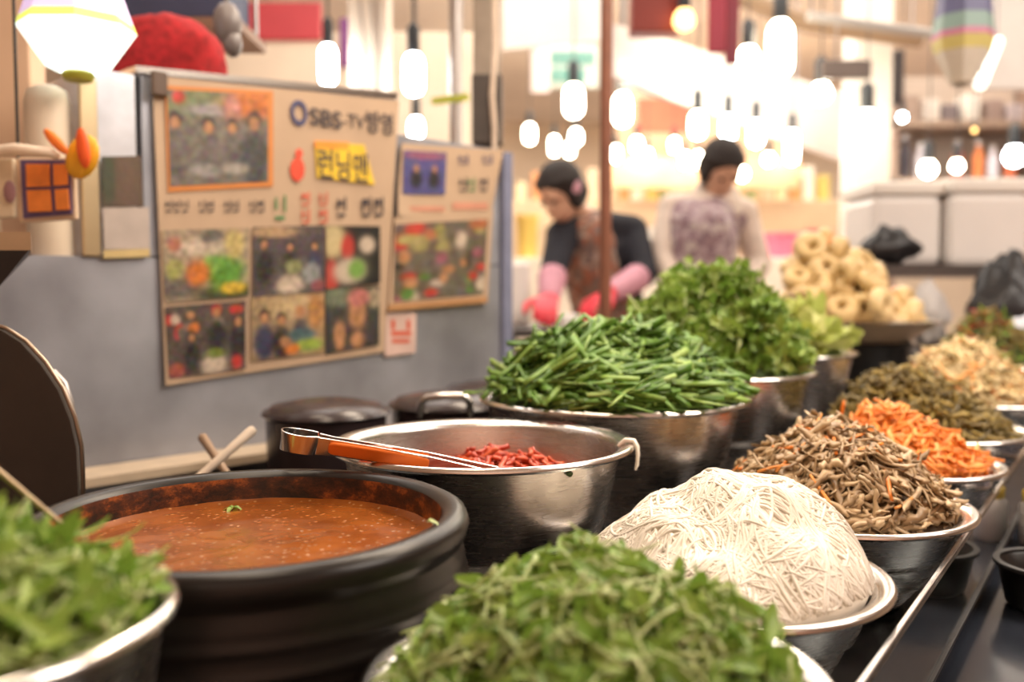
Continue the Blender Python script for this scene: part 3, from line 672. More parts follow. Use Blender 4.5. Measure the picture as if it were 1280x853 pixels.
# noodle scrap hanging on the bowl rim and a dark leaf scrap on its side
RC = C['red']; 
def rimpt(a, dr=0.0, dz=0.0): return Vector((RC.x + (RAD['red'] + dr) * math.cos(a), RC.y + (RAD['red'] + dr) * math.sin(a), RC.z + dz))
m = MB(); m.tube([rimpt(-0.10, -0.018, -0.002), rimpt(-0.13, -0.010, 0.006), rimpt(-0.15, 0.0, 0.006), rimpt(-0.17, 0.004, 0.000), rimpt(-0.18, 0.005, -0.010), rimpt(-0.185, 0.004, -0.022), rimpt(-0.19, 0.002, -0.028)], [0.003, 0.0035, 0.0035, 0.003, 0.0026, 0.0024, 0.0012], 7)
tag(m.build('noodle_scrap', M['noodle']), 'white noodle scrap hanging over the rim of the red chilli bowl', 'noodle')
a_ = -0.94; lf = leaf_piece(0.012, 0.006, 0.4, 0.2, 4)
q = rimpt(a_, -0.0155, -0.012); rd = Vector((math.cos(a_), math.sin(a_), 0)); x_ = Vector((-rd.y, rd.x, 0)).normalized()
single('leaf_scrap', lf.mesh('leaf_scrap', M['under']), q, Matrix((x_, rd.cross(x_) * 1.0, rd)).transposed(), 1.0, 'tiny dark leaf scrap stuck on the side of the red chilli bowl', 'leaf')
# garnish in and on the stew pot
gm = MB()
for k in range(4):
    lf = leaf_piece(0.014, 0.006, 0.8, 0.3, 4, 0.1, k); a = k * 1.5
    gm.add([Matrix.Rotation(a, 3, 'Z') @ (Vector(p) + Vector((0.006, 0, 0.002))) for p in lf.v], lf.f)
gp_ = P(291, 639, 0.925); tag(gm.build('floating_leaf', M['leaf'], loc=(gp_.x, gp_.y, SZ + 0.001)), 'small green leaf sprig floating on the bean stew', 'leaf')
a_ = math.radians(-17); lf = leaf_piece(0.016, 0.009, 0.9, 0.3, 5, 0.1, 3)
tag(lf.build('leaf_scrap', M['leafstem'], loc=(PC.x + (PR - 0.016) * math.cos(a_), PC.y + (PR - 0.016) * math.sin(a_), PC.z + 0.002)), 'pale green leaf scrap stuck on the rim of the black pot', 'leaf')
# stick (ladle handle) leaning in the left bowl
m = MB(); m.tube([P(-35, 562, 0.60), P(82, 660, 0.63)], [0.0022, 0.0018], 8)
tag(m.build('metal_skewer', steel('bronze_rod', (0.45, 0.34, 0.22), 0.35)), 'thin bronze rod stuck in the leafy greens beside the pot', 'rod')

# ------------------------------------------------------------------ dumpling tray on its black steamer
DC = P(1068, 400, 2.75); DR = 0.236
st = thing('steamer_pot', 'black steamer pot carrying the tray of dumplings', 'pot', (DC.x, DC.y, CT))
dz = DC.z - 0.062 - CT
m = MB(); m.lathe([(0.001, 0), (0.150, 0), (0.158, 0.01), (0.160, dz - 0.012), (0.166, dz - 0.006), (0.160, dz), (0.001, dz)], n=48); m.build('pot_body', M['black'], st)
for sg in (-1, 1):
    m = MB(); m.tube([(sg * 0.155, -0.03, dz * .75), (sg * 0.185, -0.03, dz * .77), (sg * 0.185, 0.03, dz * .77), (sg * 0.155, 0.03, dz * .75)], 0.007, 8); m.build('handle', M['black'], st)
tr = thing('dumpling_tray', 'shallow steel tray with sloping sides piled with dumplings', 'tray', (DC.x, DC.y, DC.z - 0.062))
m = MB(); m.lathe([(0.001, 0), (0.150, 0), (0.158, 0.004), (DR - 0.008, 0.056), (DR - 0.010, 0.058), (0.154, 0.008), (0.001, 0.005)], n=48); m.build('tray_body', plain('satin_tray_steel', (0.80, 0.68, 0.54), 0.45, 0.35), tr)
m = MB(); m.lathe([(DR - 0.010, 0.056), (DR + 0.012, 0.060), (DR + 0.013, 0.063), (DR + 0.008, 0.065), (DR - 0.010, 0.061)], n=48, closed=True); m.build('rolled_rim', M['rim'], tr)
def dumpling(i):
    r_ = random.Random(i); vs = []; na, nb = 22, 10; m = MB(); Rr = 0.036; k0 = r_.uniform(0, 6)
    for a in range(na):
        t = a / na * 2 * math.pi; f = 0.5 + 0.5 * math.cos(t)
        rt = 0.021 + 0.010 * f; el = 1.0 + 0.25 * r_.uniform(0, 1)
        for b_ in range(nb):
            s_ = b_ / nb * 2 * math.pi
            pl = 0.0018 * math.sin(t * 9 + k0) * max(0, math.cos(s_))
            rr = Rr + (rt + pl) * math.cos(s_)
            vs.append((rr * math.cos(t) * 1.08, rr * math.sin(t), (rt + pl) * math.sin(s_) * el))
    fs = [(a * nb + b_, ((a + 1) % na) * nb + b_, ((a + 1) % na) * nb + (b_ + 1) % nb, a * nb + (b_ + 1) % nb) for a in range(na) for b_ in range(nb)]
    return m.add(vs, fs)
dm = [dumpling(i).mesh('dumpling', M['dumpling']) for i in range(6)]; dmr = [dumpling(i + 9).mesh('dumpling', M['dumpling_red']) for i in range(2)]
rnd = random.Random(33); DL = []
for ly in range(7):
    f = ly / 6.4; rad = 0.168 * (1 - f) ** 0.85; nn = max(1, int(2 * math.pi * rad / 0.070)); cx = DC.x - 0.02 - 0.09 * f; z_ = DC.z + 0.012 + 0.215 * f
    for k in range(nn):
        a = (2 * math.pi * (k + 0.5 * (ly % 2)) / nn + rnd.uniform(-.12, .12)) % (2 * math.pi)
        if math.pi * 0.25 < a < math.pi * 0.75 and ly < 5: continue
        red = (ly == 6) or (math.cos(a) > 0.85 and ly in (1, 2)) or (math.cos(a) < -0.9 and ly == 2)
        n = Vector((math.cos(a) + rnd.gauss(0, .25), math.sin(a) + rnd.gauss(0, .25), rnd.uniform(-0.1, 1.1))).normalized()
        DL.append([Vector((cx + rad * math.cos(a), DC.y + rad * math.sin(a), z_ + rnd.uniform(-.012, .012))), orient(n, rnd.uniform(-.2, .2), rnd, None, 0.6), rnd.uniform(0.66, 0.82), red, rnd.randrange(6)])
for ly in range(4):                                     # dumplings inside the pile
    for k in range(4):
        a = k * 1.57 + ly * .6; rr = 0.075 * (1 - ly / 5)
        DL.append([Vector((DC.x - 0.02 - 0.018 * ly + rr * math.cos(a), DC.y + 0.02 + rr * math.sin(a), DC.z - 0.01 + 0.045 * ly)), orient(Vector((math.cos(a), math.sin(a), .6)).normalized(), 0, rnd), 0.66, False, k])
def tray_fit(d):                                        # lift a dumpling until it rests inside the tray
    me = (dmr[d[4] % 2] if d[3] else dm[d[4]]); V_ = np.array([tuple(v.co) for v in me.vertices]) @ np.array(d[1]).T * d[2]
    for k in range(40):
        z = V_[:, 2] + d[0].z - (DC.z - 0.062); r = np.hypot(V_[:, 0] + d[0].x - DC.x, V_[:, 1] + d[0].y - DC.y)
        if not ((z < 0.005) | ((z < 0.066) & (r > 0.154 + (z - 0.008) / 0.05 * (DR - 0.164) - 0.002))).any(): return
        d[0].z += 0.003
for it in range(30):                                    # let the pile settle apart
    for i in range(len(DL)):
        for j in range(i + 1, len(DL)):
            dv = DL[j][0] - DL[i][0]; L_ = dv.length; mn = 0.052 * (DL[i][2] + DL[j][2]) * 0.93
            if L_ < mn and L_ > 1e-4:
                q = dv / L_ * (mn - L_) * 0.25; q.z *= 0.5; DL[i][0] -= q; DL[j][0] += q
for d in DL:
    tray_fit(d)
    single('dumpling', (dmr[d[4] % 2] if d[3] else dm[d[4]]), d[0], d[1], d[2], 'orange kimchi dumpling on the piled steel tray' if d[3] else 'pale ring shaped dumpling on the piled steel tray', 'dumpling', 'orange dumplings on the tray' if d[3] else 'pale dumplings on the tray')

# ================================================================== the stall's steel wall with posters
M['wall_steel'] = None
mw, nt, b = new_mat('stained_blue_grey_steel'); N = nt.nodes.new; L = nt.links.new
tc = N('ShaderNodeTexCoord'); n1 = N('ShaderNodeTexNoise'); n1.inputs['Scale'].default_value = 5; n1.inputs['Detail'].default_value = 7; L(tc.outputs['Object'], n1.inputs['Vector'])
r1 = N('ShaderNodeValToRGB'); e = r1.color_ramp.elements; e[0].position = .3; e[0].color = (0.27, 0.28, 0.32, 1); e[1].position = .72; e[1].color = (0.46, 0.48, 0.55, 1)
L(n1.outputs['Fac'], r1.inputs['Fac']); L(r1.outputs[0], b.inputs['Base Color'])
mr = N('ShaderNodeMapRange'); mr.inputs[3].default_value = 0.32; mr.inputs[4].default_value = 0.55; L(n1.outputs['Fac'], mr.inputs[0]); L(mr.outputs[0], b.inputs['Roughness'])
setp(b, Metallic=0.55); M['wall_steel'] = mw
WT = P(165, 84, 1.62).z
def wprism(m, t0, t1, s0, s1, z0, z1): m.prism([W2(t0, s0), W2(t0, s1), W2(t1, s1), W2(t1, s0)], z0, z1)
cab = thing('steel_cabinet', 'tall stained steel stall cabinet covered with photo posters', 'cabinet', (0, 0, 0))
m = MB(); wprism(m, tL, tR, -0.004, -0.30, 0.02, Zr(0.055)); m.build('lower_panel', M['wall_steel'], cab, smooth=False)
def wslope(m, t0, t1, s0, s1, zb0, zb1, zt0, zt1):       # panel whose top may slope
    q = [W2(t0, s0), W2(t1, s0), W2(t1, s1), W2(t0, s1)]; zb = (zb0, zb1, zb1, zb0); zt = (zt0, zt1, zt1, zt0)
    m.add([(p[0], p[1], z) for p, z in zip(q, zb)] + [(p[0], p[1], z) for p, z in zip(q, zt)], [(3, 2, 1, 0), (4, 5, 6, 7), (0, 1, 5, 4), (1, 2, 6, 5), (2, 3, 7, 6), (3, 0, 4, 7)])
tM = wall_t(499); zM = onwall(499, 117).z; zS = onwall(184, 86).z; zR = onwall(600, 183).z; WL = onwall(118, 84).z
m = MB(); wslope(m, tS, tM, -0.006, -0.30, Zr(0.058), Zr(0.058), zS, zM); m.build('upper_panel', M['wall_steel'], cab, smooth=False)
m = MB(); wprism(m, tM, tR, -0.006, -0.16, Zr(0.058), zR); m.build('shoulder_panel', M['wall_steel'], cab, smooth=False)
m = MB(); wprism(m, wall_t(118), tS - 0.012, -0.006, -0.28, Zr(0.058), WT); m.build('side_panel', plain('bright_steel_sheet', (0.74, 0.77, 0.86), 0.3, 0.45), cab, smooth=False)
m = MB(); wslope(m, tS - .012, tM, 0.001, -0.30, zS - .010, zM - .010, zS + .002, zM + .002); m.build('top_trim', M['rim'], cab, smooth=False)
m = MB(); wprism(m, tR - 0.002, tR + 0.030, 0.010, -0.05, 0.02, onwall(625, 190).z); m.build('corner_strip', plain('blue_grey_strip', (0.20, 0.22, 0.33), 0.4), cab, smooth=False)
m = MB(); wprism(m, tS - 0.012, tS, -0.02, -0.28, Zr(0.058), WT); m.build('seam', M['black'], cab, smooth=False)
m = MB(); wprism(m, tL, tR, 0.0, 0.10, CT + 0.07, CT + 0.085)
sh_ = m.build('ledge', plain('beige_ledge', (0.50, 0.40, 0.29), 0.5), cab, smooth=False)
m = MB(); wprism(m, tL + .1, tR - .1, 0.0, 0.09, CT + 0.002, CT + 0.07); m.build('ledge_support', M['steel_dark'], cab, smooth=False)

# ---- posters: sheets with real corners, prints laid on them
M['paper'] = plain('aged_poster_paper', (0.47, 0.34, 0.235), 0.6, var=0.06, scale=9)
M['print'] = vcol_mat('photo_print', 0.45)
def sheet(name, px4, s, mat, parent=None, curl=0.0, nx=14, ny=14, thick=0.0012, wave=0.0, cols=None):
    """px4: TL, TR, BR, BL pixels; a thin sheet at distance s off the wall"""
    c4 = [onwall(x_, y_, s) for x_, y_ in px4]; vs = []; cl = []
    wn = Vector((WN.x, WN.y, 0))
    for side in (0, 1):
        for j in range(ny + 1):
            for i in range(nx + 1):
                u, v = i / nx, j / ny
                p = (c4[0] * (1 - u) + c4[1] * u) * (1 - v) + (c4[3] * (1 - u) + c4[2] * u) * v
                bulge = wave * math.sin(u * 5 + v * 2) * math.sin(v * 3.1) + curl * ((1 - u) ** 8 * v ** 3 + 0.6 * u ** 8 * (1 - v) ** 2)
                vs.append(p + wn * (bulge + (thick if side == 0 else 0)))
                if cols: cl.append(cols(u, v))
    K = (nx + 1) * (ny + 1); fs = []
    for j in range(ny):
        for i in range(nx):
            a = j * (nx + 1) + i; q = (a, a + nx + 1, a + nx + 2, a + 1); fs.append(q); fs.append(tuple(K + k for k in reversed(q)))
    ring = [i for i in range(nx + 1)] + [j * (nx + 1) + nx for j in range(1, ny + 1)] + [ny * (nx + 1) + i for i in range(nx - 1, -1, -1)] + [j * (nx + 1) for j in range(ny - 1, 0, -1)]
    for k in range(len(ring)): a, b_ = ring[k], ring[(k + 1) % len(ring)]; fs.append((a, b_, K + b_, K + a))
    m = MB(); m.add(vs, fs); o = m.build(name, mat, parent)
    if cols:
        at = o.data.color_attributes.new('print', 'FLOAT_COLOR', 'POINT')
        at.data.foreach_set('color', [x_ for c_ in cl for x_ in (*c_, 1.0)])
    return o
def blobs(base, lst, seed=0, nz=0.24, fr=15.0):
    def f(u, v):
        c_ = list(base) if not callable(base) else list(base(u, v))
        for (x_, y_, rx, ry, col) in lst:
            d_ = ((u - x_) / rx) ** 2 + ((v - y_) / ry) ** 2
            w = 1 / (1 + d_ ** 4)
            c_ = [a * (1 - w) + b_ * w for a, b_ in zip(c_, col)]
        k = 1 + nz * 2.2 * mnoise.noise((u * fr + seed, v * fr, seed * .37))
        t = mnoise.noise_vector((u * fr * 1.3 + seed, v * fr * 1.3, 4 + seed)) * nz * 0.6
        return [max(0.004, (a * k + b_) * 0.75) for a, b_ in zip(c_, t * 0.35)]
    return f
SK = (0.52, 0.26, 0.13); DK = (0.030, 0.026, 0.028); GR = (0.16, 0.14, 0.13); OR = (0.66, 0.20, 0.04); GN_ = (0.12, 0.34, 0.04); RD = (0.55, 0.05, 0.04); YL = (0.72, 0.50, 0.06); WH = (0.66, 0.55, 0.44); NV = (0.05, 0.05, 0.11); BE = (0.50, 0.36, 0.22)
def person_blobs(x_, y_, s_, body=DK, hair=DK): return [(x_, y_ + .48 * s_, .17 * s_, .36 * s_, body), (x_, y_ - .03 * s_, .085 * s_, .115 * s_, hair), (x_, y_ + .02 * s_, .062 * s_, .085 * s_, SK)]
def rnd_blobs(n, seed, pal, r=(.04, .12), box=(0, 0, 1, 1)):
    r_ = random.Random(seed); return [(r_.uniform(box[0], box[2]), r_.uniform(box[1], box[3]), r_.uniform(*r), r_.uniform(*r), r_.choice(pal)) for _ in range(n)]
p1 = thing('photo_poster', 'large cream poster with eight photo prints and Korean lettering on the steel cabinet', 'poster', onwall(340, 300, 0.003))
def child_sheet(parent, *a, **k):
    o = sheet(*a, **k); o.data.transform(Matrix.Translation(-parent.location)); o.parent = parent; return o
P1 = [(190, 94), (498, 126), (480, 440), (206, 482)]
child_sheet(p1, 'paper_sheet', P1, 0.003, M['paper'], curl=0.004, wave=0.001)
M['edge'] = plain('worn_brown_edge', (0.40, 0.21, 0.09), 0.6)
M['frame_orange'] = plain('orange_print_border', (0.58, 0.21, 0.045), 0.5, var=0.06)
child_sheet(p1, 'print_border', [(206, 107), (341, 114), (341, 233), (210, 240)], 0.0065, M['frame_orange'])
def photo(parent, px4, f, s=0.008, n=(60, 46)): return child_sheet(parent, 'photo_print', px4, s, M['print'], nx=n[0], ny=n[1], cols=f, thick=0.0006)
photo(p1, [(209, 112), (335, 118), (335, 227), (213, 233)], blobs((0.20, 0.18, 0.15), [(.25, .12, .4, .14, (.20, .24, .12)), (.45, .2, .25, .06, (.36, .33, .36)), (.85, .12, .3, .16, OR), (.62, .2, .08, .16, (.6, .28, .24)), (.10, .07, .06, .07, RD)] + person_blobs(.06, .32, .75, GR) + person_blobs(.38, .37, .75, GR, DK) + person_blobs(.62, .38, .7, GR) + person_blobs(.85, .32, .9, (.07, .07, .075)) + [(.35, .85, .16, .07, (.33, .31, .30)), (.65, .84, .13, .06, (.36, .33, .30))], 1))
photo(p1, [(203, 288), (311, 285), (311, 370), (206, 379)], blobs((.42, .33, .23), [(.5, .25, .4, .12, WH), (.15, .75, .3, .2, GR), (.75, .92, .4, .12, (.05, .07, .02)), (.70, .62, .24, .24, GN_), (.55, .5, .12, .12, (.2, .45, .08)), (.38, .62, .14, .18, OR), (.80, .86, .15, .08, YL), (.12, .55, .10, .14, (.42, .42, .14)), (.82, .22, .12, .2, (.62, .50, .2)), (.12, .2, .08, .1, (.5, .2, .14)), (.55, .1, .14, .1, GR)], 2))
photo(p1, [(316, 284), (406, 282), (406, 364), (316, 372)], blobs((.10, .08, .085), person_blobs(.15, .25, .7) + person_blobs(.5, .3, .6, DK) + person_blobs(.85, .3, .6, NV) + [(.5, .86, .18, .14, WH), (.8, .72, .12, .16, (.32, .34, .34)), (.3, .08, .3, .08, (.5, .34, .2)), (.55, .6, .12, .1, (.3, .32, .15)), (.9, .9, .1, .08, (.3, .08, .1))], 3))
photo(p1, [(408, 282), (475, 283), (475, 354), (408, 362)], blobs((.012, .012, .012), [(.12, .25, .22, .26, (.66, .55, .30)), (.38, .35, .12, .2, RD), (.08, .8, .14, .25, RD), (.42, .74, .28, .2, WH), (.55, .72, .16, .16, (.2, .4, .08)), (.75, .32, .14, .14, WH)], 4, .06))
photo(p1, [(206, 384), (307, 376), (307, 461), (211, 474)], blobs((.11, .085, .075), rnd_blobs(10, 5, [SK, RD, OR, GR, WH], (.04, .09), (0, 0, 1, .4)) + person_blobs(.3, .45, .6) + person_blobs(.62, .12, .7, DK, RD) + person_blobs(.9, .28, .7) + [(.58, .88, .16, .14, WH), (.6, .72, .12, .07, (.2, .26, .06)), (.10, .9, .1, .1, (.4, .1, .07)), (.88, .88, .07, .1, RD)], 5))
photo(p1, [(314, 372), (405, 366), (405, 441), (314, 452)], blobs((.42, .30, .17), [(.55, .2, .3, .2, (.6, .45, .25)), (.88, .3, .12, .3, (.55, .27, .10))] + person_blobs(.17, .32, .85, NV) + person_blobs(.40, .38, .8, DK) + person_blobs(.66, .30, .75, (.10, .09, .10), (.5, .2, .1)) + [(.68, .66, .2, .1, (.08, .15, .17)), (.78, .84, .2, .1, (.32, .45, .08)), (.55, .88, .1, .08, OR), (.45, .75, .07, .08, SK)], 6))
photo(p1, [(407, 361), (474, 357), (474, 431), (407, 443)], blobs((.05, .055, .05), [(.25, .15, .3, .14, (.2, .24, .16)), (.9, .2, .15, .15, (.45, .38, .26))] + [(.55, .85, .34, .35, (.06, .05, .055)), (.58, .42, .15, .26, SK), (.6, .18, .20, .14, (.56, .20, .18)), (.25, .75, .10, .22, SK), (.58, .86, .12, .12, SK)], 7))
# lettering
def lettering(parent, text, px, py, px2, hpx, mat, s=0.0075, bold=0.0, nm='lettering'):
    a = onwall(px, py, s); b_ = onwall(px2, py, s); up_ = onwall(px, py - hpx, s)
    cu = bpy.data.curves.new(nm, 'FONT'); cu.body = text; cu.align_x = 'LEFT'; cu.align_y = 'BOTTOM_BASELINE'; cu.extrude = 0.0004; cu.offset = bold
    cu.materials.append(mat); o = bpy.data.objects.new(nm, cu); COL.objects.link(o)
    bpy.context.view_layer.update(); w = max(o.dimensions.x, 1e-3); hgt = (up_ - a).length
    ux = Vector((WD.x, WD.y, 0)); uz = Vector((0, 0, 1)); wn = Vector((WN.x, WN.y, 0))
    sx = (b_ - a).length / w; sy = hgt / 0.73
    Mx = Matrix((ux * sx, uz * sy, wn)).transposed().to_4x4(); Mx.translation = a - (parent.location if parent else Vector())
    dg = bpy.context.evaluated_depsgraph_get(); me = bpy.data.meshes.new_from_object(o.evaluated_get(dg)); me.transform(Mx)
    bpy.data.objects.remove(o); o = bpy.data.objects.new(nm, me); COL.objects.link(o); o.parent = parent
    return o
M['ink'] = plain('dark_ink', (0.05, 0.042, 0.05), 0.5); M['ink_navy'] = plain('navy_ink', (0.045, 0.05, 0.14), 0.5); M['ink_red'] = plain('red_ink', (0.62, 0.12, 0.07), 0.5); M['ink_green'] = plain('green_ink', (0.06, 0.22, 0.08), 0.5)
M['yellow'] = plain('yellow_print', (0.74, 0.50, 0.03), 0.5); M['red_print'] = plain('red_print', (0.70, 0.07, 0.03), 0.5)
lettering(p1, 'O', 363, 154, 384, 31, M['ink_navy'], bold=0.03)
lettering(p1, 'SBS', 387, 155, 426, 22, M['ink'], bold=0.015)
lettering(p1, '-TV', 429, 158, 455, 18, M['ink'])
lettering(p1, '방영', 457, 162, 489, 22, M['ink'], bold=0.01)
lg = child_sheet(p1, 'logo_ground', [(393, 178), (455, 181), (468, 231), (396, 222)], 0.0066, M['yellow'], nx=4, ny=4)
child_sheet(p1, 'logo_band', [(393, 176), (436, 178), (436, 187), (393, 185)], 0.0072, plain('orange_print', (0.80, 0.30, 0.03), 0.5), nx=3, ny=3)
lettering(p1, '런닝맨', 396, 219, 458, 30, M['ink'], 0.0085, bold=0.012).parent = lg
def flat_marks(parent, rects, mat, s=0.0078, nm='print_mark'):
    m = MB()
    for (x0, y0, x1, y1) in rects:
        q = [onwall(x0, y0, s), onwall(x1, y0, s), onwall(x1, y1, s), onwall(x0, y1, s)]
        m.add([p - parent.location for p in q], [(0, 3, 2, 1)])
    return m.build(nm, mat, parent, smooth=False)
m = MB()   # red figure on the poster
for (cx, cy, rx, ry) in ((374, 192, 4.5, 6), (372, 212, 9, 15)):
    pts = [onwall(cx + rx * math.cos(a), cy + ry * math.sin(a), 0.008) - p1.location for a in [k * math.pi / 8 for k in range(16)]]
    m.add(pts, [tuple(range(16))])
m.build('red_figure', M['red_print'], p1, smooth=False)
def glyph_row(parent, x0, x1, y0, y1, n, mat, seed, skip=()):
    """unreadable hand lettering: strokes of the size the photograph shows"""
    r_ = random.Random(seed); R = []; w = (x1 - x0) / n
    for k in range(n):
        if k in skip: continue
        a = x0 + k * w; h = y1 - y0; t = max(1.1, w * .14)
        R.append((a + w * .1, y0 + h * .1, a + w * .1 + t, y0 + h * r_.uniform(.5, .8)))
        R.append((a + w * .1, y0 + h * r_.uniform(.1, .4), a + w * .6, y0 + h * .4))
        R.append((a + w * .68, y0, a + w * .68 + t, y0 + h * r_.uniform(.6, 1)))
        R.append((a + w * .1, y0 + h * .82, a + w * .75, y0 + h * .95))
    return flat_marks(parent, R, mat, nm='hand_lettering')
glyph_row(p1, 206, 332, 250, 266, 12, M['ink'], 3, (3, 6, 9)); glyph_row(p1, 342, 361, 244, 276, 1, M['ink_green'], 8)
glyph_row(p1, 376, 390, 240, 258, 1, M['ink_red'], 4); glyph_row(p1, 376, 390, 261, 280, 1, M['ink_red'], 5)
glyph_row(p1, 398, 412, 240, 258, 1, M['ink_red'], 6); glyph_row(p1, 398, 412, 261, 280, 1, M['ink_red'], 7)
glyph_row(p1, 420, 482, 246, 272, 4, M['ink'], 9, (1,))
m = MB(); clip = onwall(199, 105, 0.012)
mk = MB(); mk.box(clip, (0.030, 0.012, 0.045), math.atan2(WD.y, WD.x)); o = mk.build('bulldog_clip', plain('dark_clip', (0.10, 0.06, 0.04), 0.4), None, smooth=False, bevel=0.004); tag(o, 'dark clip holding the corner of the large cream poster', 'clip')

p2 = thing('photo_poster', 'small cream sheet with a blue photo above the framed crowd print', 'poster', onwall(560, 225, 0.004))
child_sheet(p2, 'paper_sheet', [(502, 179), (627, 188), (614, 268), (494, 270)], 0.004, M['paper'], curl=0.01)
photo(p2, [(505, 188), (558, 191), (556, 243), (503, 243)], blobs((.10, .10, .30), [(.5, .1, .5, .08, (.35, .12, .2)), (.3, .65, .14, .22, DK), (.72, .65, .14, .22, DK), (.3, .4, .06, .08, SK), (.72, .4, .06, .08, SK)], 8), n=(20, 18))
glyph_row(p2, 572, 588, 194, 206, 1, M['ink_navy'], 11); glyph_row(p2, 602, 618, 194, 206, 1, M['ink_navy'], 12); glyph_row(p2, 573, 612, 222, 240, 3, M['ink'], 13, (1,)); glyph_row(p2, 584, 596, 222, 240, 1, M['ink_green'], 14)
flat_marks(p2, [(500, 258, 556, 264), (566, 253, 610, 262)], plain('faded_red_print', (0.55, 0.26, 0.18), 0.5))
p3 = thing('photo_poster', 'framed print of a market crowd under the small blue photo sheet', 'poster', onwall(548, 325, 0.006))
child_sheet(p3, 'frame_board', [(492, 271), (615, 263), (608, 379), (484, 390)], 0.006, M['paper'], thick=0.004)
photo(p3, [(494, 281), (610, 274), (604, 368), (492, 378)], blobs((.16, .13, .10), rnd_blobs(12, 9, [(.4, .35, .14), (.15, .2, .06), RD, WH, (.45, .16, .07)], (.05, .11), (0, 0, 1, .35)) + rnd_blobs(26, 10, [DK, DK, GR, WH, RD, (.12, .25, .05), (.3, .1, .14), SK], (.04, .085), (0, .35, 1, 1)), 9, .2, 12), 0.011)
child_sheet(p3, 'wood_border', [(486, 381), (608, 371), (608, 378), (484, 389)], 0.0105, M['edge'], nx=4, ny=1, thick=0.003)
st_ = sheet('price_sticker', [(483, 392), (520, 391), (519, 441), (481, 446)], 0.004, plain('pinkish_label', (0.62, 0.45, 0.40), 0.6)); tag(st_, 'small pinkish paper label under the framed crowd print', 'label')
o = flat_marks(st_, [(489, 400, 494, 412), (508, 400, 513, 412), (489, 414, 514, 420), (490, 424, 512, 429)], M['ink_red'], 0.006)
for v_ in o.data.vertices: pass
# left cluster on the cabinet
ph = sheet('snapshot', [(126, 196), (176, 195), (179, 258), (128, 258)], 0.004, M['print'], cols=blobs((.14, .09, .06), [(.15, .4, .2, .6, (.07, .085, .05)), (.6, .5, .25, .5, (.16, .10, .07))], 12, .1)); tag(ph, 'dark olive and brown snapshot on the bright steel panel', 'photo')
nt_ = sheet('paper_note', [(128, 260), (186, 259), (187, 311), (130, 312)], 0.004, plain('pale_grey_note', (0.46, 0.40, 0.37), 0.6)); tag(nt_, 'pale blank note under the dark snapshot', 'note')
tp = sheet('yellow_tape', [(129, 313), (187, 311), (187, 321), (129, 323)], 0.005, plain('yellow_tape', (0.55, 0.43, 0.20), 0.5), nx=3, ny=2); tag(tp, 'yellow tape strip under the pale note', 'tape')
# framed orange prints hanging in front of the wall at the left
def board(name, px4, d, thick, mat, parent=None, bevel=0.0):
    """flat board facing the customer at depth d"""
    c4 = [P(x_, y_, d) for x_, y_ in px4]; m = MB(); n = Vector((0, 1, 0))
    vs = c4 + [p + n * thick for p in c4]; m.add(vs, [(0, 3, 2, 1), (4, 5, 6, 7), (0, 1, 5, 4), (1, 2, 6, 5), (2, 3, 7, 6), (3, 0, 4, 7)])
    return m.build(name, mat, parent, smooth=False, bevel=bevel)
fr1 = thing('framed_print', 'orange print in a cream and violet frame beside the steel panel', 'picture', (0, 0, 0))
board('frame', [(21, 197), (92, 197), (95, 274), (24, 279)], 1.46, 0.012, plain('cream_frame', (0.70, 0.53, 0.38), 0.5), fr1, 0.002)
board('inner_border', [(25, 200), (87, 200), (90, 268), (29, 273)], 1.457, 0.004, plain('violet_border', (0.12, 0.08, 0.20), 0.5), fr1)
for q4 in ([(32, 205), (61, 205), (62, 233), (33, 234)], [(66, 205), (83, 205), (84, 231), (67, 232)], [(33, 238), (62, 237), (64, 264), (35, 265)], [(68, 237), (84, 236), (86, 262), (70, 263)]):
    board('orange_pane', q4, 1.453, 0.004, plain('orange_pane', (0.80, 0.24, 0.04), 0.5, var=0.15, scale=30), fr1)
fr2 = thing('framed_print', 'cream framed print with a small dark figure beside the orange print', 'picture', (0, 0, 0))
board('frame', [(-30, 198), (16, 198), (18, 272), (-28, 274)], 1.45, 0.012, plain('cream_frame_old', (0.66, 0.55, 0.40), 0.5), fr2, 0.002)
m = MB(); m.ball(P(12, 240, 1.447), (0.010, 0.003, 0.018), 10); m.build('printed_figure', plain('mauve_print', (0.30, 0.16, 0.18), 0.5), fr2)
for o_, px in ((fr1, 23), (fr2, -14)):
    q = P(px, 199, 1.466); m = MB(); m.tube([q, Vector((q.x, q.y, 3.6))], 0.0025, 6); m.build('hanging_cord', M['black'], o_)
m = MB(); m.tube([P(-25, 192, 1.45), P(20, 187, 1.43), P(62, 191, 1.43), P(74, 196, 1.44)], [0.009, 0.010, 0.008, 0.005], 10)
tag(m.build('rolled_cloth', plain('cream_cloth', (0.78, 0.66, 0.54), 0.8)), 'rolled cream cloth lying over the framed prints', 'cloth')
# yellow and orange paper decoration
dc = thing('paper_flower', 'yellow and orange paper flower decoration above the framed prints', 'decoration', (0, 0, 0))
c0 = P(103, 196, 1.449)
Rt = Matrix.Rotation(0.35, 3, 'Y')
m = MB(); m.ball(c0, (0.026, 0.010, 0.036), 14, Rt); m.build('petal', plain('yellow_paper', (0.80, 0.43, 0.02), 0.5), dc)
m = MB(); m.ball(P(104, 185, 1.428), (0.011, 0.007, 0.032), 12, Matrix.Rotation(-0.1, 3, 'Y')); m.build('petal', plain('red_orange_paper', (0.85, 0.12, 0.02), 0.5), dc)
m = MB(); m.ball(P(70, 177, 1.43), (0.009, 0.006, 0.026), 12, Matrix.Rotation(-0.75, 3, 'Y')); m.build('petal', plain('orange_paper', (0.90, 0.22, 0.03), 0.5), dc)
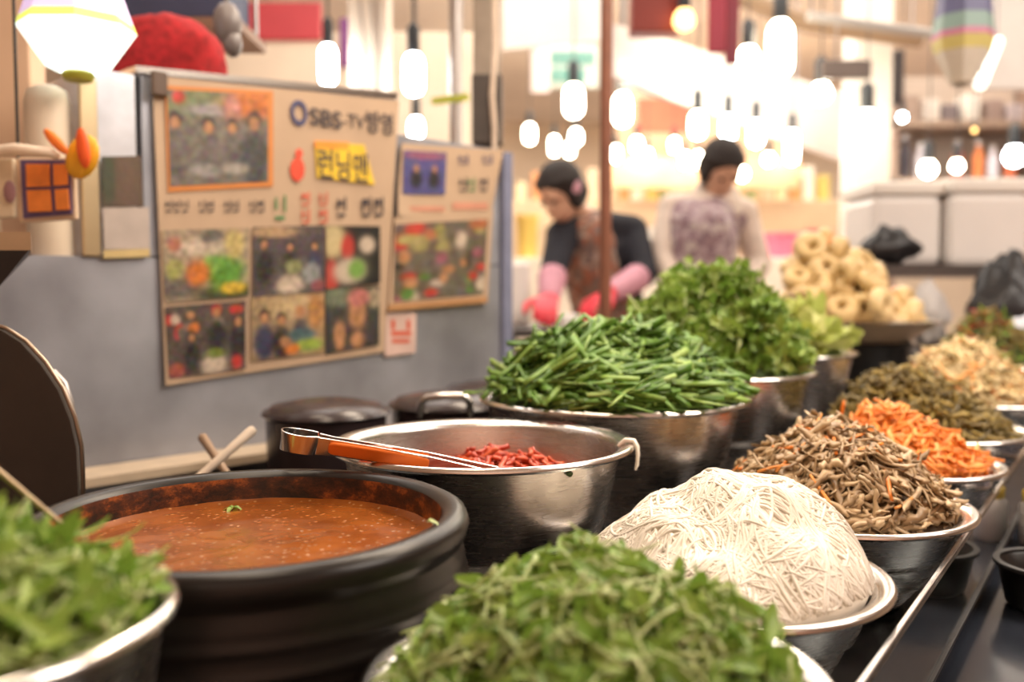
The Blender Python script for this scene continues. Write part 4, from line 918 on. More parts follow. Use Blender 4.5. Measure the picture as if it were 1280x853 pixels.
# cream appliance body beside the post, wooden post
M['post'] = plain('pale_wood_post', (0.72, 0.50, 0.34), 0.6, var=0.08, scale=4)
a, b_ = P(4, 400, 1.75), P(47, 400, 1.75)
m = MB(); m.box(((a.x + b_.x) / 2, 1.78, 1.8), (b_.x - a.x, 0.06, 3.6)); tag(m.build('trim_1', M['post'], smooth=False, bevel=0.004), 'pale wooden post at the end of the stall', kind='structure')
q = W2(wall_t(77), -0.042); zb = Zr(0.055); zt = onwall(78, 103).z
m = MB(); m.lathe([(0.001, zb), (0.036, zb), (0.037, zb + .006), (0.037, zt - .030), (0.032, zt - .010), (0.018, zt - .002), (0.001, zt)], c=(q[0], q[1], 0), n=24)
tag(m.build('paper_cup_dispenser', M['cream']), 'cream cylindrical dispenser below the lit lantern', 'dispenser')
q = W2(wall_t(118) - 0.003, 0.0); m = MB(); m.box((q[0], q[1], (onwall(116, 100).z + zb) / 2), (0.030, 0.008, onwall(116, 100).z - zb), math.atan2(WD.y, WD.x)); tag(m.build('brass_hinge_plate', steel('brass', (0.72, 0.58, 0.36), 0.35), smooth=False, bevel=0.002), 'brass coloured corner plate beside the bright steel panel', 'plate')
# range hood corner and dark curved flap at the left
hd = thing('range_hood', 'dark hood with a tan front edge above the curved flap', 'hood', (0, 0, 0))
a = P(38, 290, 1.15); b_ = P(38, 313, 1.15); c_ = P(-4, 362, 1.15)
def hoodpoly(m, x0, x1, z0, z1, x2=None):
    k = 1.35 / 1.15; x2 = x1 if x2 is None else x2
    f_ = [Vector((x0, 1.15, z1)), Vector((x1, 1.15, z1)), Vector((x2, 1.15, z0)), Vector((x0, 1.15, z0))]
    b2 = [Vector((p.x * k, 1.35, p.z)) for p in f_]
    m.add(f_ + b2, [(0, 3, 2, 1), (4, 5, 6, 7), (0, 1, 5, 4), (1, 2, 6, 5), (2, 3, 7, 6), (3, 0, 4, 7)])
m = MB(); hoodpoly(m, a.x - .9, a.x, b_.z, a.z); m.build('front_edge', plain('tan_hood_edge', (0.55, 0.40, 0.25), 0.5), hd, smooth=False)
m = MB(); hoodpoly(m, a.x - .9, a.x - .003, c_.z, b_.z, c_.x); m.build('hood_body', M['black'], hd, smooth=False)
m = MB(); m.box((a.x - .45, 1.25, (a.z + 3.6) / 2), (0.16, 0.12, 3.6 - a.z)); m.build('duct', M['steel_dark'], hd, smooth=False)
fl = thing('cooker_side_panel', 'dark brown grey panel with a curved edge beside the stew pot', 'panel', (0, 0, 0))
cv = [(-60, 396), (0, 412), (25, 428), (50, 455), (72, 488), (87, 525), (95, 560), (97, 600), (97, 700)]
vs = [P(x_, y_, 1.12) for x_, y_ in cv]; vs[-1].z = CT; vs.append(Vector((vs[0].x, vs[0].y, CT))); k = len(vs); vs += [p + Vector((-0.006, 0.02, 0)) for p in vs]
m = MB(); m.add(vs, [tuple(range(k - 1, -1, -1)), tuple(range(k, 2 * k))] + [(i, (i + 1) % k, k + (i + 1) % k, k + i) for i in range(k)])
m.build('panel_face', plain('dark_bronze_enamel', (0.045, 0.036, 0.029), 0.45), fl, smooth=False)
m = MB(); m.tube([p + Vector((0.002, 0.01, 0.001)) for p in vs[:k - 1]], 0.003, 8); m.build('edge_bead', steel('bronze_bead', (0.35, 0.28, 0.22), 0.3), fl)
m = MB(); m.tube([P(52, 468, 1.2), P(68, 466, 1.2), P(80, 480, 1.2), P(88, 505, 1.2), P(91, 535, 1.2), Vector((P(91, 535, 1.2).x, 1.2, CT + .004))], 0.005, 8)
tag(m.build('hose', steel('grey_hose', (0.45, 0.43, 0.42), 0.4)), 'thin grey hose curving behind the dark curved panel', 'hose')
# spoons leaning behind the pot
for (x0, y0, x1, y1, nm, lb) in ((318, 536, 262, 585, 'cream_handle', 'cream handled spatula leaning behind the stew pot'), (252, 545, 275, 580, 'wood_handle', 'brown wooden spoon handle leaning behind the stew pot')):
    dq = 0.05 if 'wood' in nm else 0.0; a, b_ = P(x0, y0, 1.32 + dq), P(x1, y1, 1.28 + dq); c_ = b_ + (b_ - a) * ((CT + 0.004 - b_.z) / (b_.z - a.z))
    m = MB(); m.tube([a, a + (b_ - a) * .05, b_, c_], [0.005, 0.0075, 0.006, 0.005], 8); tag(m.build('spatula_handle', plain(nm, (0.62, 0.52, 0.42) if 'cream' in nm else (0.3, 0.2, 0.13), 0.5)), lb, 'utensil')
# dark pans behind the red bowl
def pan(px, py, d, R, H, lab, handle=None):
    c_ = P(px, py, d); t = thing('cooking_pot', lab, 'pot', (c_.x, c_.y, CT)); h = c_.z - CT
    mt = plain('dark_enamel', (0.035, 0.024, 0.026), 0.25)
    m = MB(); m.lathe([(0.001, 0), (R * .9, 0), (R * .96, .012), (R, h - .012), (R + .008, h - .006), (R + .004, h), (0.001, h)], n=48); m.build('pot_body', mt, t)
    m = MB(); m.lathe([(R * .99, h), (R * .9, h + H * .45), (R * .5, h + H * .85), (0.03, h + H), (0.001, h + H)], n=48); m.build('lid', mt, t)
    if handle:
        for (u0, u1) in handle:
            m = MB(); m.tube([P(u0, 520, d - R), P(u0 + 1, 503, d - R - .015), P(u0 + 8, 497, d - R - .02), P((u0 + u1) / 2, 495, d - R - .02), P(u1 - 8, 496, d - R - .02), P(u1 - 1, 503, d - R - .015), P(u1, 520, d - R)], 0.007, 8)
            o = m.build('loop_handle', M['rim'], t); o.data.transform(Matrix.Translation(-t.location))
    return t
pan(408, 512, 1.62, 0.105, 0.02, 'dark lidded pot standing by the steel cabinet behind the tongs')
pan(560, 502, 1.72, 0.105, 0.02, 'dark lidded pot with a steel loop handle behind the red chilli bowl', [(526, 588)])
pan(614, 487, 1.98, 0.10, 0.02, 'dark lidded pot between the chive basin and the steel cabinet')

# ================================================================== lantern, posts, lamps
def hex_ring(c_, r, z, n=6, rot=0.0): return [Vector((c_.x + r * math.cos(rot + 2 * math.pi * k / n), c_.y + r * math.sin(rot + 2 * math.pi * k / n), z)) for k in range(n)]
def lantern(name, label, px, d, rows, cap_z=None):
    """rows: list of (pixel y, radius in px, material for the band below)"""
    c_ = P(px, 60, d); t = thing(name, label, 'lantern', (c_.x, c_.y, P(px, rows[-1][0], d).z)); n = 8
    for i in range(len(rows) - 1):
        z0, z1 = P(px, rows[i][0], d).z, P(px, rows[i + 1][0], d).z; r0, r1 = rows[i][1] / F * d, rows[i + 1][1] / F * d
        for k in range(n):
            a0, a1 = 2 * math.pi * (k + .5) / n, 2 * math.pi * (k + 1.5) / n
            q = [Vector((r0 * math.cos(a0), r0 * math.sin(a0), z0)), Vector((r0 * math.cos(a1), r0 * math.sin(a1), z0)), Vector((r1 * math.cos(a1), r1 * math.sin(a1), z1)), Vector((r1 * math.cos(a0), r1 * math.sin(a0), z1))]
            m = MB(); off = Vector((0, 0, -t.location.z)); inn = Vector((0, 0, 0))
            qi = [Vector((p.x * .985, p.y * .985, p.z)) for p in q]
            m.add([p + off for p in q + qi], [(0, 3, 2, 1), (4, 5, 6, 7), (0, 1, 5, 4), (1, 2, 6, 5), (2, 3, 7, 6), (3, 0, 4, 7)])
            m.build('paper_panel', rows[i][2], t, smooth=False)
    return t, c_
g_white = glow('lit_lantern_paper', (0.88, 1.0, 0.92), 1.5); g_lime = glow('lit_lime_band', (0.72, 0.88, 0.16), 0.8); g_pink = glow('lit_pastel_band', (0.70, 0.55, 0.85), 0.7)
t, c_ = lantern('paper_lantern', 'glowing white paper lantern with lime band above the cream dispenser', 97, 1.55, [(-30, 46, g_pink), (26, 64, g_lime), (37, 68, g_white), (86, 36, g_white), (91, 22, g_white)])
m = MB(); z0 = P(97, 92, 1.55).z - t.location.z; m.lathe([(0.001, z0 + .002), (0.024, z0 + .002), (0.026, z0 - .004), (0.022, z0 - .012), (0.001, z0 - .012)], n=16); m.build('base_cap', plain('olive_cap', (0.36, 0.34, 0.03), 0.5), t)
m = MB(); m.tube([(0, 0, P(97, -45, 1.55).z - t.location.z), (0, 0, 3.6 - t.location.z)], 0.003, 6); m.build('cord', M['black'], t)
pm = lambda nm, c: plain(nm, c, 0.5, var=0.05)
t, c_ = lantern('paper_lantern', 'unlit paper lantern with rainbow bands beside the tube light', 1203, 3.0, [(-30, 28, pm('lantern_navy', (.16, .17, .32))), (22, 33, pm('lantern_green_blue', (.30, .46, .42))), (42, 35, pm('lantern_rose', (.62, .22, .36))), (50, 36, pm('lantern_yellow', (.74, .66, .24))), (66, 32, pm('lantern_cream', (.80, .76, .66))), (104, 14, pm('lantern_cap', (.6, .58, .5))), (108, 8, pm('lantern_cap2', (.5, .5, .45)))])
m = MB(); m.tube([(0, 0, P(1203, -30, 3.0).z - t.location.z), (0, 0, 3.6 - t.location.z)], 0.004, 6); m.build('cord', M['black'], t)

def hang_bulb(px, py, d, wpx, hpx, mat, label, group=None, cord=True, sock=True):
    """bulb whose light spot covers about wpx x hpx pixels once out of focus"""
    blur = F * 0.0124 * (1.05 - 1.0 / d) * 0.82
    r = max(2.2, (wpx - blur) / 2) / F * d; hl = max(r * 2, (hpx - blur) / F * d)
    c_ = P(px, py, d); t = thing('hanging_bulb', label, 'bulb', (c_.x, c_.y, c_.z), 0, group)
    z = hl / 2
    m = MB(); m.lathe([(0.001, -z), (r * .6, -z + r * .2), (r * .93, -z + r * .6), (r, -z + r), (r, z - r), (r * .9, z - r * .5), (r * .55, z), (0.001, z)], n=16); m.build('bulb', mat, t)
    if sock:
        m = MB(); m.lathe([(r * .5, z - .002), (r * .62, z + .01), (r * .62, z + r * 1.6 + .03), (r * .2, z + r * 1.9 + .04), (0.001, z + r * 1.9 + .04)], n=12); m.build('socket', M['socket'], t)
    if cord and c_.z < 3.5:
        m = MB(); m.tube([(0, 0, z), (0, 0, 3.6 - c_.z)], 0.004, 6); m.build('cord', M['socket'], t)
    return t
near = [(410, 82, 3.2, 30, 58, 'lit tubular bulb in a black socket beside the cream post'), (517, 94, 3.2, 34, 60, 'lit bulb in a black socket beside the grey conduit'), (520, 161, 4.5, 27, 36, 'short lit bulb below the bulb beside the grey conduit')]
for px, py, d, w, h, lb in near: hang_bulb(px, py, d, w, h, M['bulb_cool'], lb)
hang_bulb(583, 101, 7, 17, 18, M['bulb_cool'], 'tiny greenish white bulb between the conduit and the grey column'); hang_bulb(337, 97, 6, 24, 12, M['bulb_warm'], 'small warm bulb just above the cabinet top')
row = [(717, 127, 5, 33, 50), (778, 138, 5, 32, 50), (872, 157, 4.95, 30, 43), (910, 161, 5.12, 28, 42), (945, 168, 5.6, 28, 42), (990, 182, 6.2, 26, 46)]
for px, py, d, w, h in row: hang_bulb(px, py, d, w, h, M['bulb_warm'] if px < 880 else M['bulb_cool'], 'large lit bulb in the row hung above the two aproned workers', 'large bulbs above the workers')
small = [(662, 168, 24, 34), (693, 183, 22, 34), (720, 172, 24, 30), (712, 188, 22, 28), (770, 193, 22, 30), (796, 182, 24, 30), (809, 198, 22, 32), (843, 182, 22, 28), (856, 201, 22, 30), (873, 200, 22, 30), (927, 218, 27, 27), (961, 200, 25, 25), (990, 198, 25, 26)]
for i_, (px, py, w, h) in enumerate(small): hang_bulb(px, py, (9.0, 8.7, 8.85)[i_ % 3], w, h, M['bulb_warm'], 'small lit bulb strung along the far stalls', 'small bulbs along the far stalls')
for px, py, d, w, h, mt, lb in [(975, 62, 4.6, 40, 78, 'bulb_warm', 'tall bright tubular lamp under the white awning'), (935, 76, 4.6, 36, 42, 'bulb_warm', 'warm lamp beside the tall tubular lamp under the white awning'), (1026, 118, 5.2, 36, 36, 'bulb_warm', 'warm lamp below the dark hanging sign'), (1083, 155, 5.2, 38, 42, 'bulb_warm', 'warm lamp on the white column'), (1128, 147, 6.4, 20, 20, 'bulb_cool', 'small white lamp beside the white column'), (1196, 208, 6, 25, 25, 'bulb_warm', 'round lamp above the white crates'), (1160, 212, 6.3, 30, 24, 'bulb_warm', 'pale yellow lamp above the white crates'), (1268, 196, 6, 34, 26, 'bulb_cool', 'bright lamp beside the orange bottles on the far shelf'), (777, 56, 7, 18, 18, 'bulb_warm', 'little round lamp beside the rusty pole'), (1218, 163, 6.4, 16, 16, 'bulb_soft', 'dim orange lamp among the far bottles')]:
    hang_bulb(px, py, d, w, h, M[mt], lb)
hang_bulb(855, 26, 4.2, 36, 24, M['bulb_soft'], 'glowing orange lamp in front of the dark red box', cord=True)
# posts and pipes
def vpost(name, px0, px1, d, mat, label, z0=0.0, z1=3.6, round_=False, dep=None, kind=None, cat='post'):
    a, b_ = X(px0, d), X(px1, d); w = b_ - a; m = MB()
    if round_: m.tube([((a + b_) / 2, d, z0), ((a + b_) / 2, d, z1)], w / 2, 16)
    else: m.box(((a + b_) / 2, d + (dep or w) / 2, (z0 + z1) / 2), (w, dep or w, z1 - z0))
    return tag(m.build(name, mat, smooth=round_, bevel=0 if round_ else 0.004), label, None if kind else cat, kind=kind)
vpost('wooden_post', 439, 487, 3.3, M['cream'], 'cream post with cables behind the large poster')
for k, px in enumerate((452, 466, 474)):
    m = MB(); m.tube([P(px, 130, 3.295), P(px + 3, 60, 3.295), P(px - 2, 0, 3.295), P(px, -200, 3.295)], 0.006, 6); tag(m.build('cable', plain('grey_cable', (.5, .42, .34), .5)), 'grey cable running down the cream post', 'cable', 'cables on the cream post')
vpost('conduit_pipe', 563, 579, 3.0, steel('grey_pipe', (0.50, 0.47, 0.45), 0.4), 'grey steel conduit standing behind the small photo sheet', round_=True, cat='pipe')
vpost('steel_column', 592, 625, 2.65, plain('brown_grey_column', (0.30, 0.25, 0.20), 0.5), 'brown grey column at the end of the steel cabinet', cat='column')
m = MB(); a = P(590, 95, 2.6); b_ = P(628, 181, 2.6); m.box(((a.x + b_.x) / 2, 2.612, (a.z + b_.z) / 2), (b_.x - a.x, 0.08, a.z - b_.z)); tag(m.build('junction_box', plain('dark_box', (0.05, 0.04, 0.035), 0.5), smooth=False, bevel=0.004), 'dark junction box fixed on the brown grey column', 'box')
m = MB(); m.tube([P(617, 260, 2.568), P(618, 160, 2.566), P(615, 120, 2.566), P(619, 60, 2.58), P(617, -60, 2.60), Vector((P(617, -60, 2.60).x, 2.60, 3.6))], 0.008, 8); tag(m.build('cable', plain('beige_cable', (.62, .50, .40), .5)), 'beige cable hanging down the brown grey column', 'cable')
vpost('wooden_post', 629, 641, 2.75, M['cream'], 'thin pale post beside the blue cabinet edge', z1=Zr(0.4))
vpost('rusty_pole', 748.5, 763.5, 2.5, plain('rust_red_paint', (0.20, 0.075, 0.045), 0.5), 'rust red pole standing behind the chive and herb basins', z0=CT, round_=True, cat='pole')
m = MB(); m.box(P(563, 124, 2.976), (0.12, 0.01, 0.022), M=Matrix.Rotation(-0.12, 3, 'Y')); tag(m.build('lime_tape', plain('lime_tape', (0.55, 0.62, 0.05), 0.5), smooth=False), 'lime green tape tied across the grey conduit', 'tape')
# red plush bundle on the cabinet, dark hat behind it
pb = P(205, 72, 1.95); m = MB()
for k in range(60):
    pass
rr = random.Random(4); vs = []; fs = []; na, nb = 40, 20
mt = MB(); mt.ball((0, 0, 0), (0.125, 0.085, 0.105), 40)
vv = []
for p in mt.v:
    q = Vector(p); k = 1 + 0.05 * mnoise.noise(q * 30) + 0.04 * mnoise.noise(q * 90); vv.append((q.x * k, q.y * k, max(q.z * k, -0.045)))
mt.v = vv; q = P(205, 86, 1.88); q.z = zS + 0.047
tag(mt.build('plush_cushion', plain('red_plush', (0.30, 0.010, 0.014), 0.95, var=0.35, scale=60, bump=0.6), loc=q), 'fluffy red plush cushion on top of the steel cabinet', 'cushion')
m = MB(); wprism(m, wall_t(120), wall_t(330), -0.05, -0.45, WT + 0.012, WT + 0.03); 
q = P(215, 10, 2.1); m2 = MB(); m2.box((q.x, q.y, q.z - 0.0015), (0.30, 0.18, 0.10)); tag(m2.build('storage_box', plain('navy_box', (0.035, 0.045, 0.10), 0.6), smooth=False, bevel=0.01), 'dark navy box above the red plush cushion', 'box')
sf = thing('overhead_shelf', 'brown overhead shelf carrying the navy box', 'shelf', (q.x, q.y, 0)); m2 = MB(); m2.box((0, 0, q.z - 0.062), (0.36, 0.22, 0.022)); m2.build('board', plain('brown_shelf', (0.20, 0.12, 0.08), 0.6), sf, smooth=False)
for sx in (-.16, .16):
    m2 = MB(); m2.tube([(sx, .1, q.z - .05), (sx, .1, 3.6)], 0.006, 8); m2.build('hanger_rod', M['steel_dark'], sf)
m = MB(); q = P(284, 30, 1.79); m.tube([q, Vector((q.x, q.y, 3.6))], 0.004, 8); m.ball(q, (0.028, 0.028, 0.042), 12); m.ball(q + Vector((0.010, 0, -0.036)), (0.018, 0.022, 0.028), 12); tag(m.build('clamp_lamp', plain('grey_clamp', (0.16, 0.14, 0.14), 0.4)), 'grey clamp lamp head beside the red plush cushion', 'lamp')

# ================================================================== the far stalls
def hangers(o, pts, nm='hanger_rod', r=0.006):
    for q in pts:
        m = MB(); m.tube([Vector(q), Vector((q[0], q[1], 3.6))], r, 6); m.build(nm, M['steel_dark'], o)
def bgbox(name, px0, py0, px1, py1, d, dep, mat, label, cat, group=None, bevel=0.01, parent=None, floor=False):
    a, b_ = P(px0, py0, d), P(px1, py1, d); z0 = 0.0 if floor else b_.z; m = MB()
    m.box(((a.x + b_.x) / 2, d + dep / 2, (a.z + z0) / 2), (b_.x - a.x, dep, a.z - z0))
    return tag(m.build(name, mat, parent, smooth=False, bevel=bevel), label, cat, group)
c = lambda nm, col, r=0.5: plain(nm, col, r, var=0.1, scale=3)
# partition and red banner behind the cabinet
bgbox('partition_panel', 190, 40, 600, 300, 5.2, 0.08, c('cream_partition', (.82, .68, .52)), 'cream partition behind the steel cabinet', 'panel', floor=True)
bn = bgbox('fabric_banner', 262, 2, 402, 50, 5.178, 0.022, c('red_banner', (.52, .05, .06)), 'long red banner on the cream partition', 'banner')
bgbox('cloth_strip', 424, 22, 440, 84, 5.178, 0.022, c('purple_cloth', (.22, .05, .22)), 'narrow purple cloth hanging beside the cream post', 'cloth')
# long stall behind the two workers
bgbox('stall_counter', 640, 322, 1044, 400, 5.6, 0.7, c('white_counter', (.80, .72, .60)), 'long white counter behind the two aproned workers', 'counter', floor=True)
bgbox('stall_counter', 630, 250, 1080, 300, 9.5, 0.8, c('tan_counter', (.62, .46, .30)), 'tan counter of the farthest stall row', 'counter', floor=True)
vl = bgbox('awning_valance', 760, 196, 1000, 236, 9.2, 0.06, c('orange_valance', (.74, .44, .26)), 'orange valance along the farthest stalls', 'awning')
vs_ = bgbox('hanging_sign', 798, 122, 874, 166, 9.6, 0.05, c('red_sign', (.62, .13, .07)), 'small red sign hung above the orange valance', 'sign')
def wires(o, pxs, py, d):
    for k in pxs:
        m = MB(); q = P(k, py, d); m.tube([q, Vector((q.x, d, 3.6))], 0.006, 6); m.build('hanger_wire', M['steel_dark'], o)
wires(vl, (770, 990), 198, 9.23); wires(vs_, (806, 866), 124, 9.62)
bgbox('back_panel', 770, 110, 985, 200, 10.4, 0.05, c('orange_panel', (.66, .48, .32)), 'warm tan panel behind the small red sign', 'panel', floor=True)
sg = bgbox('hanging_sign', 672, 56, 748, 110, 6.2, 0.04, c('pale_sign', (.70, .78, .72)), 'pale hanging sign with green lettering left of the rusty pole', 'sign')
for r_i, (y0, y1) in enumerate(((64, 80), (86, 102))):
    for k in range(5 - r_i):
        bgbox('sign_mark', 690 + k * 11, y0, 698 + k * 11, y1, 6.18, 0.01, c('green_mark', (.12, .38, .32)), None, None, parent=sg, bevel=0)
for k in (680, 740):
    m = MB(); m.tube([P(k, 58, 6.22), Vector((P(k, 58, 6.22).x, 6.22, 3.6))], 0.006, 6); m.build('hanger_wire', M['steel_dark'], sg)
hc_ = bgbox('hanging_cloth', 664, 62, 687, 116, 6.0, 0.02, c('pinkish_cloth', (.80, .70, .68)), 'white pinkish cloth beside the pale green sign', 'cloth'); wires(hc_, (668, 683), 63, 6.01)
# white awning sloping along the aisle
def quadsheet(name, q4, th, mat, label, cat, ribs=0):
    m = MB(); n = (q4[1] - q4[0]).cross(q4[3] - q4[0]).normalized() * th
    vs = list(q4) + [p + n for p in q4]; m.add(vs, [(0, 3, 2, 1), (4, 5, 6, 7), (0, 1, 5, 4), (1, 2, 6, 5), (2, 3, 7, 6), (3, 0, 4, 7)])
    o = tag(m.build(name, mat, smooth=False), label, cat); hangers(o, [(q4[0] + n * .5).lerp(q4[1] + n * .5, f) - Vector((0, 0, .004)) for f in (0.02, 0.98)]); return o
M['awning'] = plain('white_awning_cloth', (0.90, 0.86, 0.80), 0.7, var=0.04, scale=2, Emission_Strength=0.0)
quadsheet('stall_awning', [P(770, 30, 4.4), P(1062, 118, 8.0), P(1062, 205, 8.0), P(770, 96, 4.4)], 0.03, M['awning'], 'long white awning sloping along the aisle', 'awning')
quadsheet('stall_awning', [P(628, -20, 5.2), P(752, -10, 5.0), P(752, 50, 5.0), P(628, 62, 5.2)], 0.03, M['awning'], 'white awning between the grey column and rusty pole', 'awning')
quadsheet('awning_rail', [P(778, 95, 4.6), P(1000, 168, 7.6), P(1000, 178, 7.6), P(778, 104, 4.6)], 0.04, c('dark_rail', (.12, .11, .13)), 'dark rail under the long white awning', 'rail')
for k, (px, py, d, L_) in enumerate([(805, 100, 4.6, .22), (850, 111.6, 5.22, .22), (1000, 159.4, 7.0, .3)]):
    p = P(px, py, d); m = MB(); m.tube([p - Vector((L_ * .5, L_ * .8, 0)), p + Vector((L_ * .5, L_ * .8, 0))], 0.016, 8); tb_ = tag(m.build('tube_light', M['bulb_cool'] if k < 0 else glow('tube_glow', (.86, .9, 1.0), 2.0)), 'tube light fixed under the long white awning', 'lamp', 'tube lights under the awning')
    A0, A1, A3 = P(770, 30, 4.4), P(1062, 118, 8.0), P(770, 96, 4.4); nA = (A1 - A0).cross(A3 - A0).normalized(); dA = (A0 - p).dot(nA)
    m = MB(); m.tube([p, p + nA * (dA + (0.004 if dA > 0 else 0.026))], 0.006, 6); m.build('mount_clip', M['steel_dark'], tb_)
mb_ = bgbox('menu_box', 790, -30, 852, 40, 4.25, 0.12, c('dark_red_box', (.22, .03, .02)), 'dark red hanging box behind the orange lamp', 'box'); wires(mb_, (800, 842), -28, 4.31)
bn2 = bgbox('fabric_banner', 886, -30, 907, 66, 4.1, 0.02, c('crimson_banner', (.36, .03, .06)), 'crimson hanging banner beside the grey strip', 'banner'); wires(bn2, (889, 904), -29, 4.11)
bn3 = bgbox('fabric_banner', 908, -30, 924, 80, 4.15, 0.02, c('dark_crimson', (.24, .025, .05)), 'darker crimson banner tucked behind the crimson one', 'banner'); wires(bn3, (911, 921), -29, 4.16)
m = MB(); m.tube([P(900, -14, 5.25), P(1010, 30, 5.32), P(1150, 48, 5.40)], 0.055, 10); tag(m.build('ceiling_beam', c('brown_beam', (.26, .17, .10)), smooth=True), 'brown roof pipe crossing above the awning', 'beam'); hangers(bpy.data.objects['ceiling_beam'], [P(905, -14, 5.253), P(1140, 46, 5.394)])
m = MB(); m.tube([P(1010, 20, 4.75), P(1120, 36, 4.75), P(1300, 60, 4.95)], 0.025, 8); gb = tag(m.build('ceiling_beam', c('grey_beam', (.34, .32, .30))), 'thin grey roof pipe over the white column', 'beam'); hangers(gb, [P(1014, 20.6, 4.75), P(1290, 58.6, 4.94)])
sg = bgbox('hanging_sign', 1028, 74, 1090, 98, 5.0, 0.05, c('dark_sign', (.085, .06, .05)), 'small dark sign hanging beside the white column', 'sign')
m = MB(); m.tube([P(1045, 75, 5.02), Vector((P(1045, 75, 5.02).x, 5.02, 3.6))], 0.006, 6); m.build('hanger_wire', M['steel_dark'], sg)
vpost('white_column', 1062, 1108, 5.5, c('white_column', (.84, .77, .68)), 'broad white column right of the long awning', cat='column')
bgbox('black_speaker', 1107, 62, 1130, 130, 5.6, 0.12, c('black_box', (.05, .04, .04)), 'narrow black box beside the white column', 'box')
p = P(1236, 78, 3.4); m = MB(); m.tube([P(1247, 52, 3.4), P(1225, 106, 3.2)], 0.022, 10); tl_ = tag(m.build('tube_light', glow('soft_tube', (.95, .98, .90), 1.6)), 'slanted tube light right of the rainbow lantern', 'lamp'); hangers(tl_, [P(1246, 54, 3.39), P(1227, 101, 3.22)], 'hanger_wire', 0.003)
cbd = bgbox('ceiling_board', 1232, -40, 1330, 112, 4.4, 0.04, c('pale_board', (.74, .72, .68)), 'pale board right of the slanted tube light', 'panel'); wires(cbd, (1240, 1322), -38, 4.42)
# right hand shelves with goods
shf = thing('goods_shelf', 'brown shelf rack of bottles behind the white crates', 'shelf', (0, 0, 0))
for py in (150, 222): bgbox('shelf_board', 1112, py, 1320, py + 8, 6.6, 0.5, c('brown_board', (.30, .21, .15)), None, None, parent=shf, bevel=0)
bgbox('back_board', 1112, 96, 1320, 240, 7.1, 0.03, c('brown_back', (.52, .42, .34)), None, None, parent=shf, bevel=0)
for px in (1112, 1316): bgbox('upright', px, 90, px + 5, 400, 6.6, 0.5, c('brown_upright', (.3, .2, .15)), None, None, parent=shf, bevel=0, floor=True)
def bottle(px, d, zpx, hpx, col, label, group, wpx=12):
    a = P(px, zpx, d); h = hpx / F * d; r = wpx / 2 / F * d; m = MB()
    t = thing('sauce_bottle', label, 'bottle', a, 0, group)
    m.lathe([(0.001, 0), (r, 0), (r, h * .62), (r * .4, h * .8), (r * .4, h * .9), (0.001, h * .9)], n=14); m.build('bottle_body', c('bottle_glass', col, .3), t)
    m = MB(); m.lathe([(r * .45, h * .9), (r * .45, h), (0.001, h)], n=12); m.build('bottle_cap', M['white'], t)
for px, hp_, col, nm in [(1130, 54, (.05, .04, .05), 'black'), (1196, 48, (.55, .10, .05), 'red'), (1222, 46, (.75, .22, .06), 'orange'), (1240, 40, (.7, .66, .72), 'pale violet'), (1262, 44, (.70, .16, .06), 'deep orange'), (1150, 44, (.6, .56, .6), 'pale grey')]:
    bottle(px, 6.7, 224.2, hp_, col, nm + ' bottle on the lower board of the brown shelf rack', 'bottles on the shelf rack', 14)
for k, px in enumerate((1140, 1165, 1188, 1215, 1245, 1270)):
    bgbox('goods_carton', px - 10, 118 + (k % 3) * 6, px + 10, 154.9, 6.75, 0.15, c('carton_%d' % k, [(.36, .26, .2), (.70, .62, .54), (.20, .16, .16), (.74, .68, .60), (.28, .2, .17), (.5, .42, .42)][k]), ['brown', 'cream', 'black', 'white', 'dark brown', 'mauve'][k] + ' carton on the upper board of the brown shelf rack', 'carton', 'cartons on the shelf rack')
# white crates, black bags
def crate(px0, py0, px1, py1, d, dep, label):
    a, b_ = P(px0, py0, d), P(px1, py1, d); w, h = b_.x - a.x, a.z - b_.z; t = thing('foam_crate', label, 'crate', ((a.x + b_.x) / 2, d + dep / 2, b_.z))
    m = MB(); m.box((0, 0, h * .42), (w * .96, dep * .96, h * .84)); m.build('crate_body', M['white'], t, smooth=False, bevel=0.03)
    m = MB(); m.box((0, 0, h * .92), (w, dep, h * .16)); m.build('lid', M['white_paint'], t, smooth=False, bevel=0.012); return t
crate(1092, 226, 1180, 332, 3.55, 0.35, 'white foam crate nearest the white column on the dark bench'); crate(1190, 222, 1290, 334, 3.5, 0.35, 'white foam crate beside the other crate, over the black bags')
bn = thing('goods_bench', 'low dark bench under the white foam crates', 'bench', (0, 0, 0))
BZ = P(1190, 333, 3.5).z
def zslab(name, x0, x1, y0, y1, z0, z1, mat, parent): m = MB(); m.box(((x0 + x1) / 2, (y0 + y1) / 2, (z0 + z1) / 2), (x1 - x0, y1 - y0, z1 - z0)); return m.build(name, mat, parent, smooth=False)
zslab('bench_top', X(1075, 3.4), X(1330, 3.4), 3.26, 4.0, BZ - 0.04, BZ, c('dark_bench', (.07, .055, .05)), bn)
for px in (1080, 1316): zslab('leg', X(px, 3.45), X(px + 10, 3.45), 3.45, 3.50, 0, BZ - 0.04, c('dark_leg', (.06, .05, .05)), bn)
def bag(px, py, d, rx, ry, rz, mat, label, seed, base):
    m = MB(); m.ball((0, 0, 0), (rx, ry, rz), 28); vv = []
    for p in m.v:
        q = Vector(p); k = 1 + 0.28 * mnoise.noise(q * (2.2 / max(rx, .05)) + Vector((seed, 0, 0))) + 0.10 * mnoise.noise(q * (7 / max(rx, .05)) + Vector((seed, 3, 0)))
        sq = 1 - 0.45 * max(0, q.z / rz) ; vv.append((q.x * k * sq, q.y * k * sq, q.z * k))
    q = P(px, py, d); lo_ = min(p[2] for p in vv); m.v = [(p[0], p[1], max(p[2] - lo_ - 0.10 * rz, 0.0) - 0.002) for p in vv]; q.z = base; tag(m.build('plastic_bag', mat, loc=q), label, 'bag')
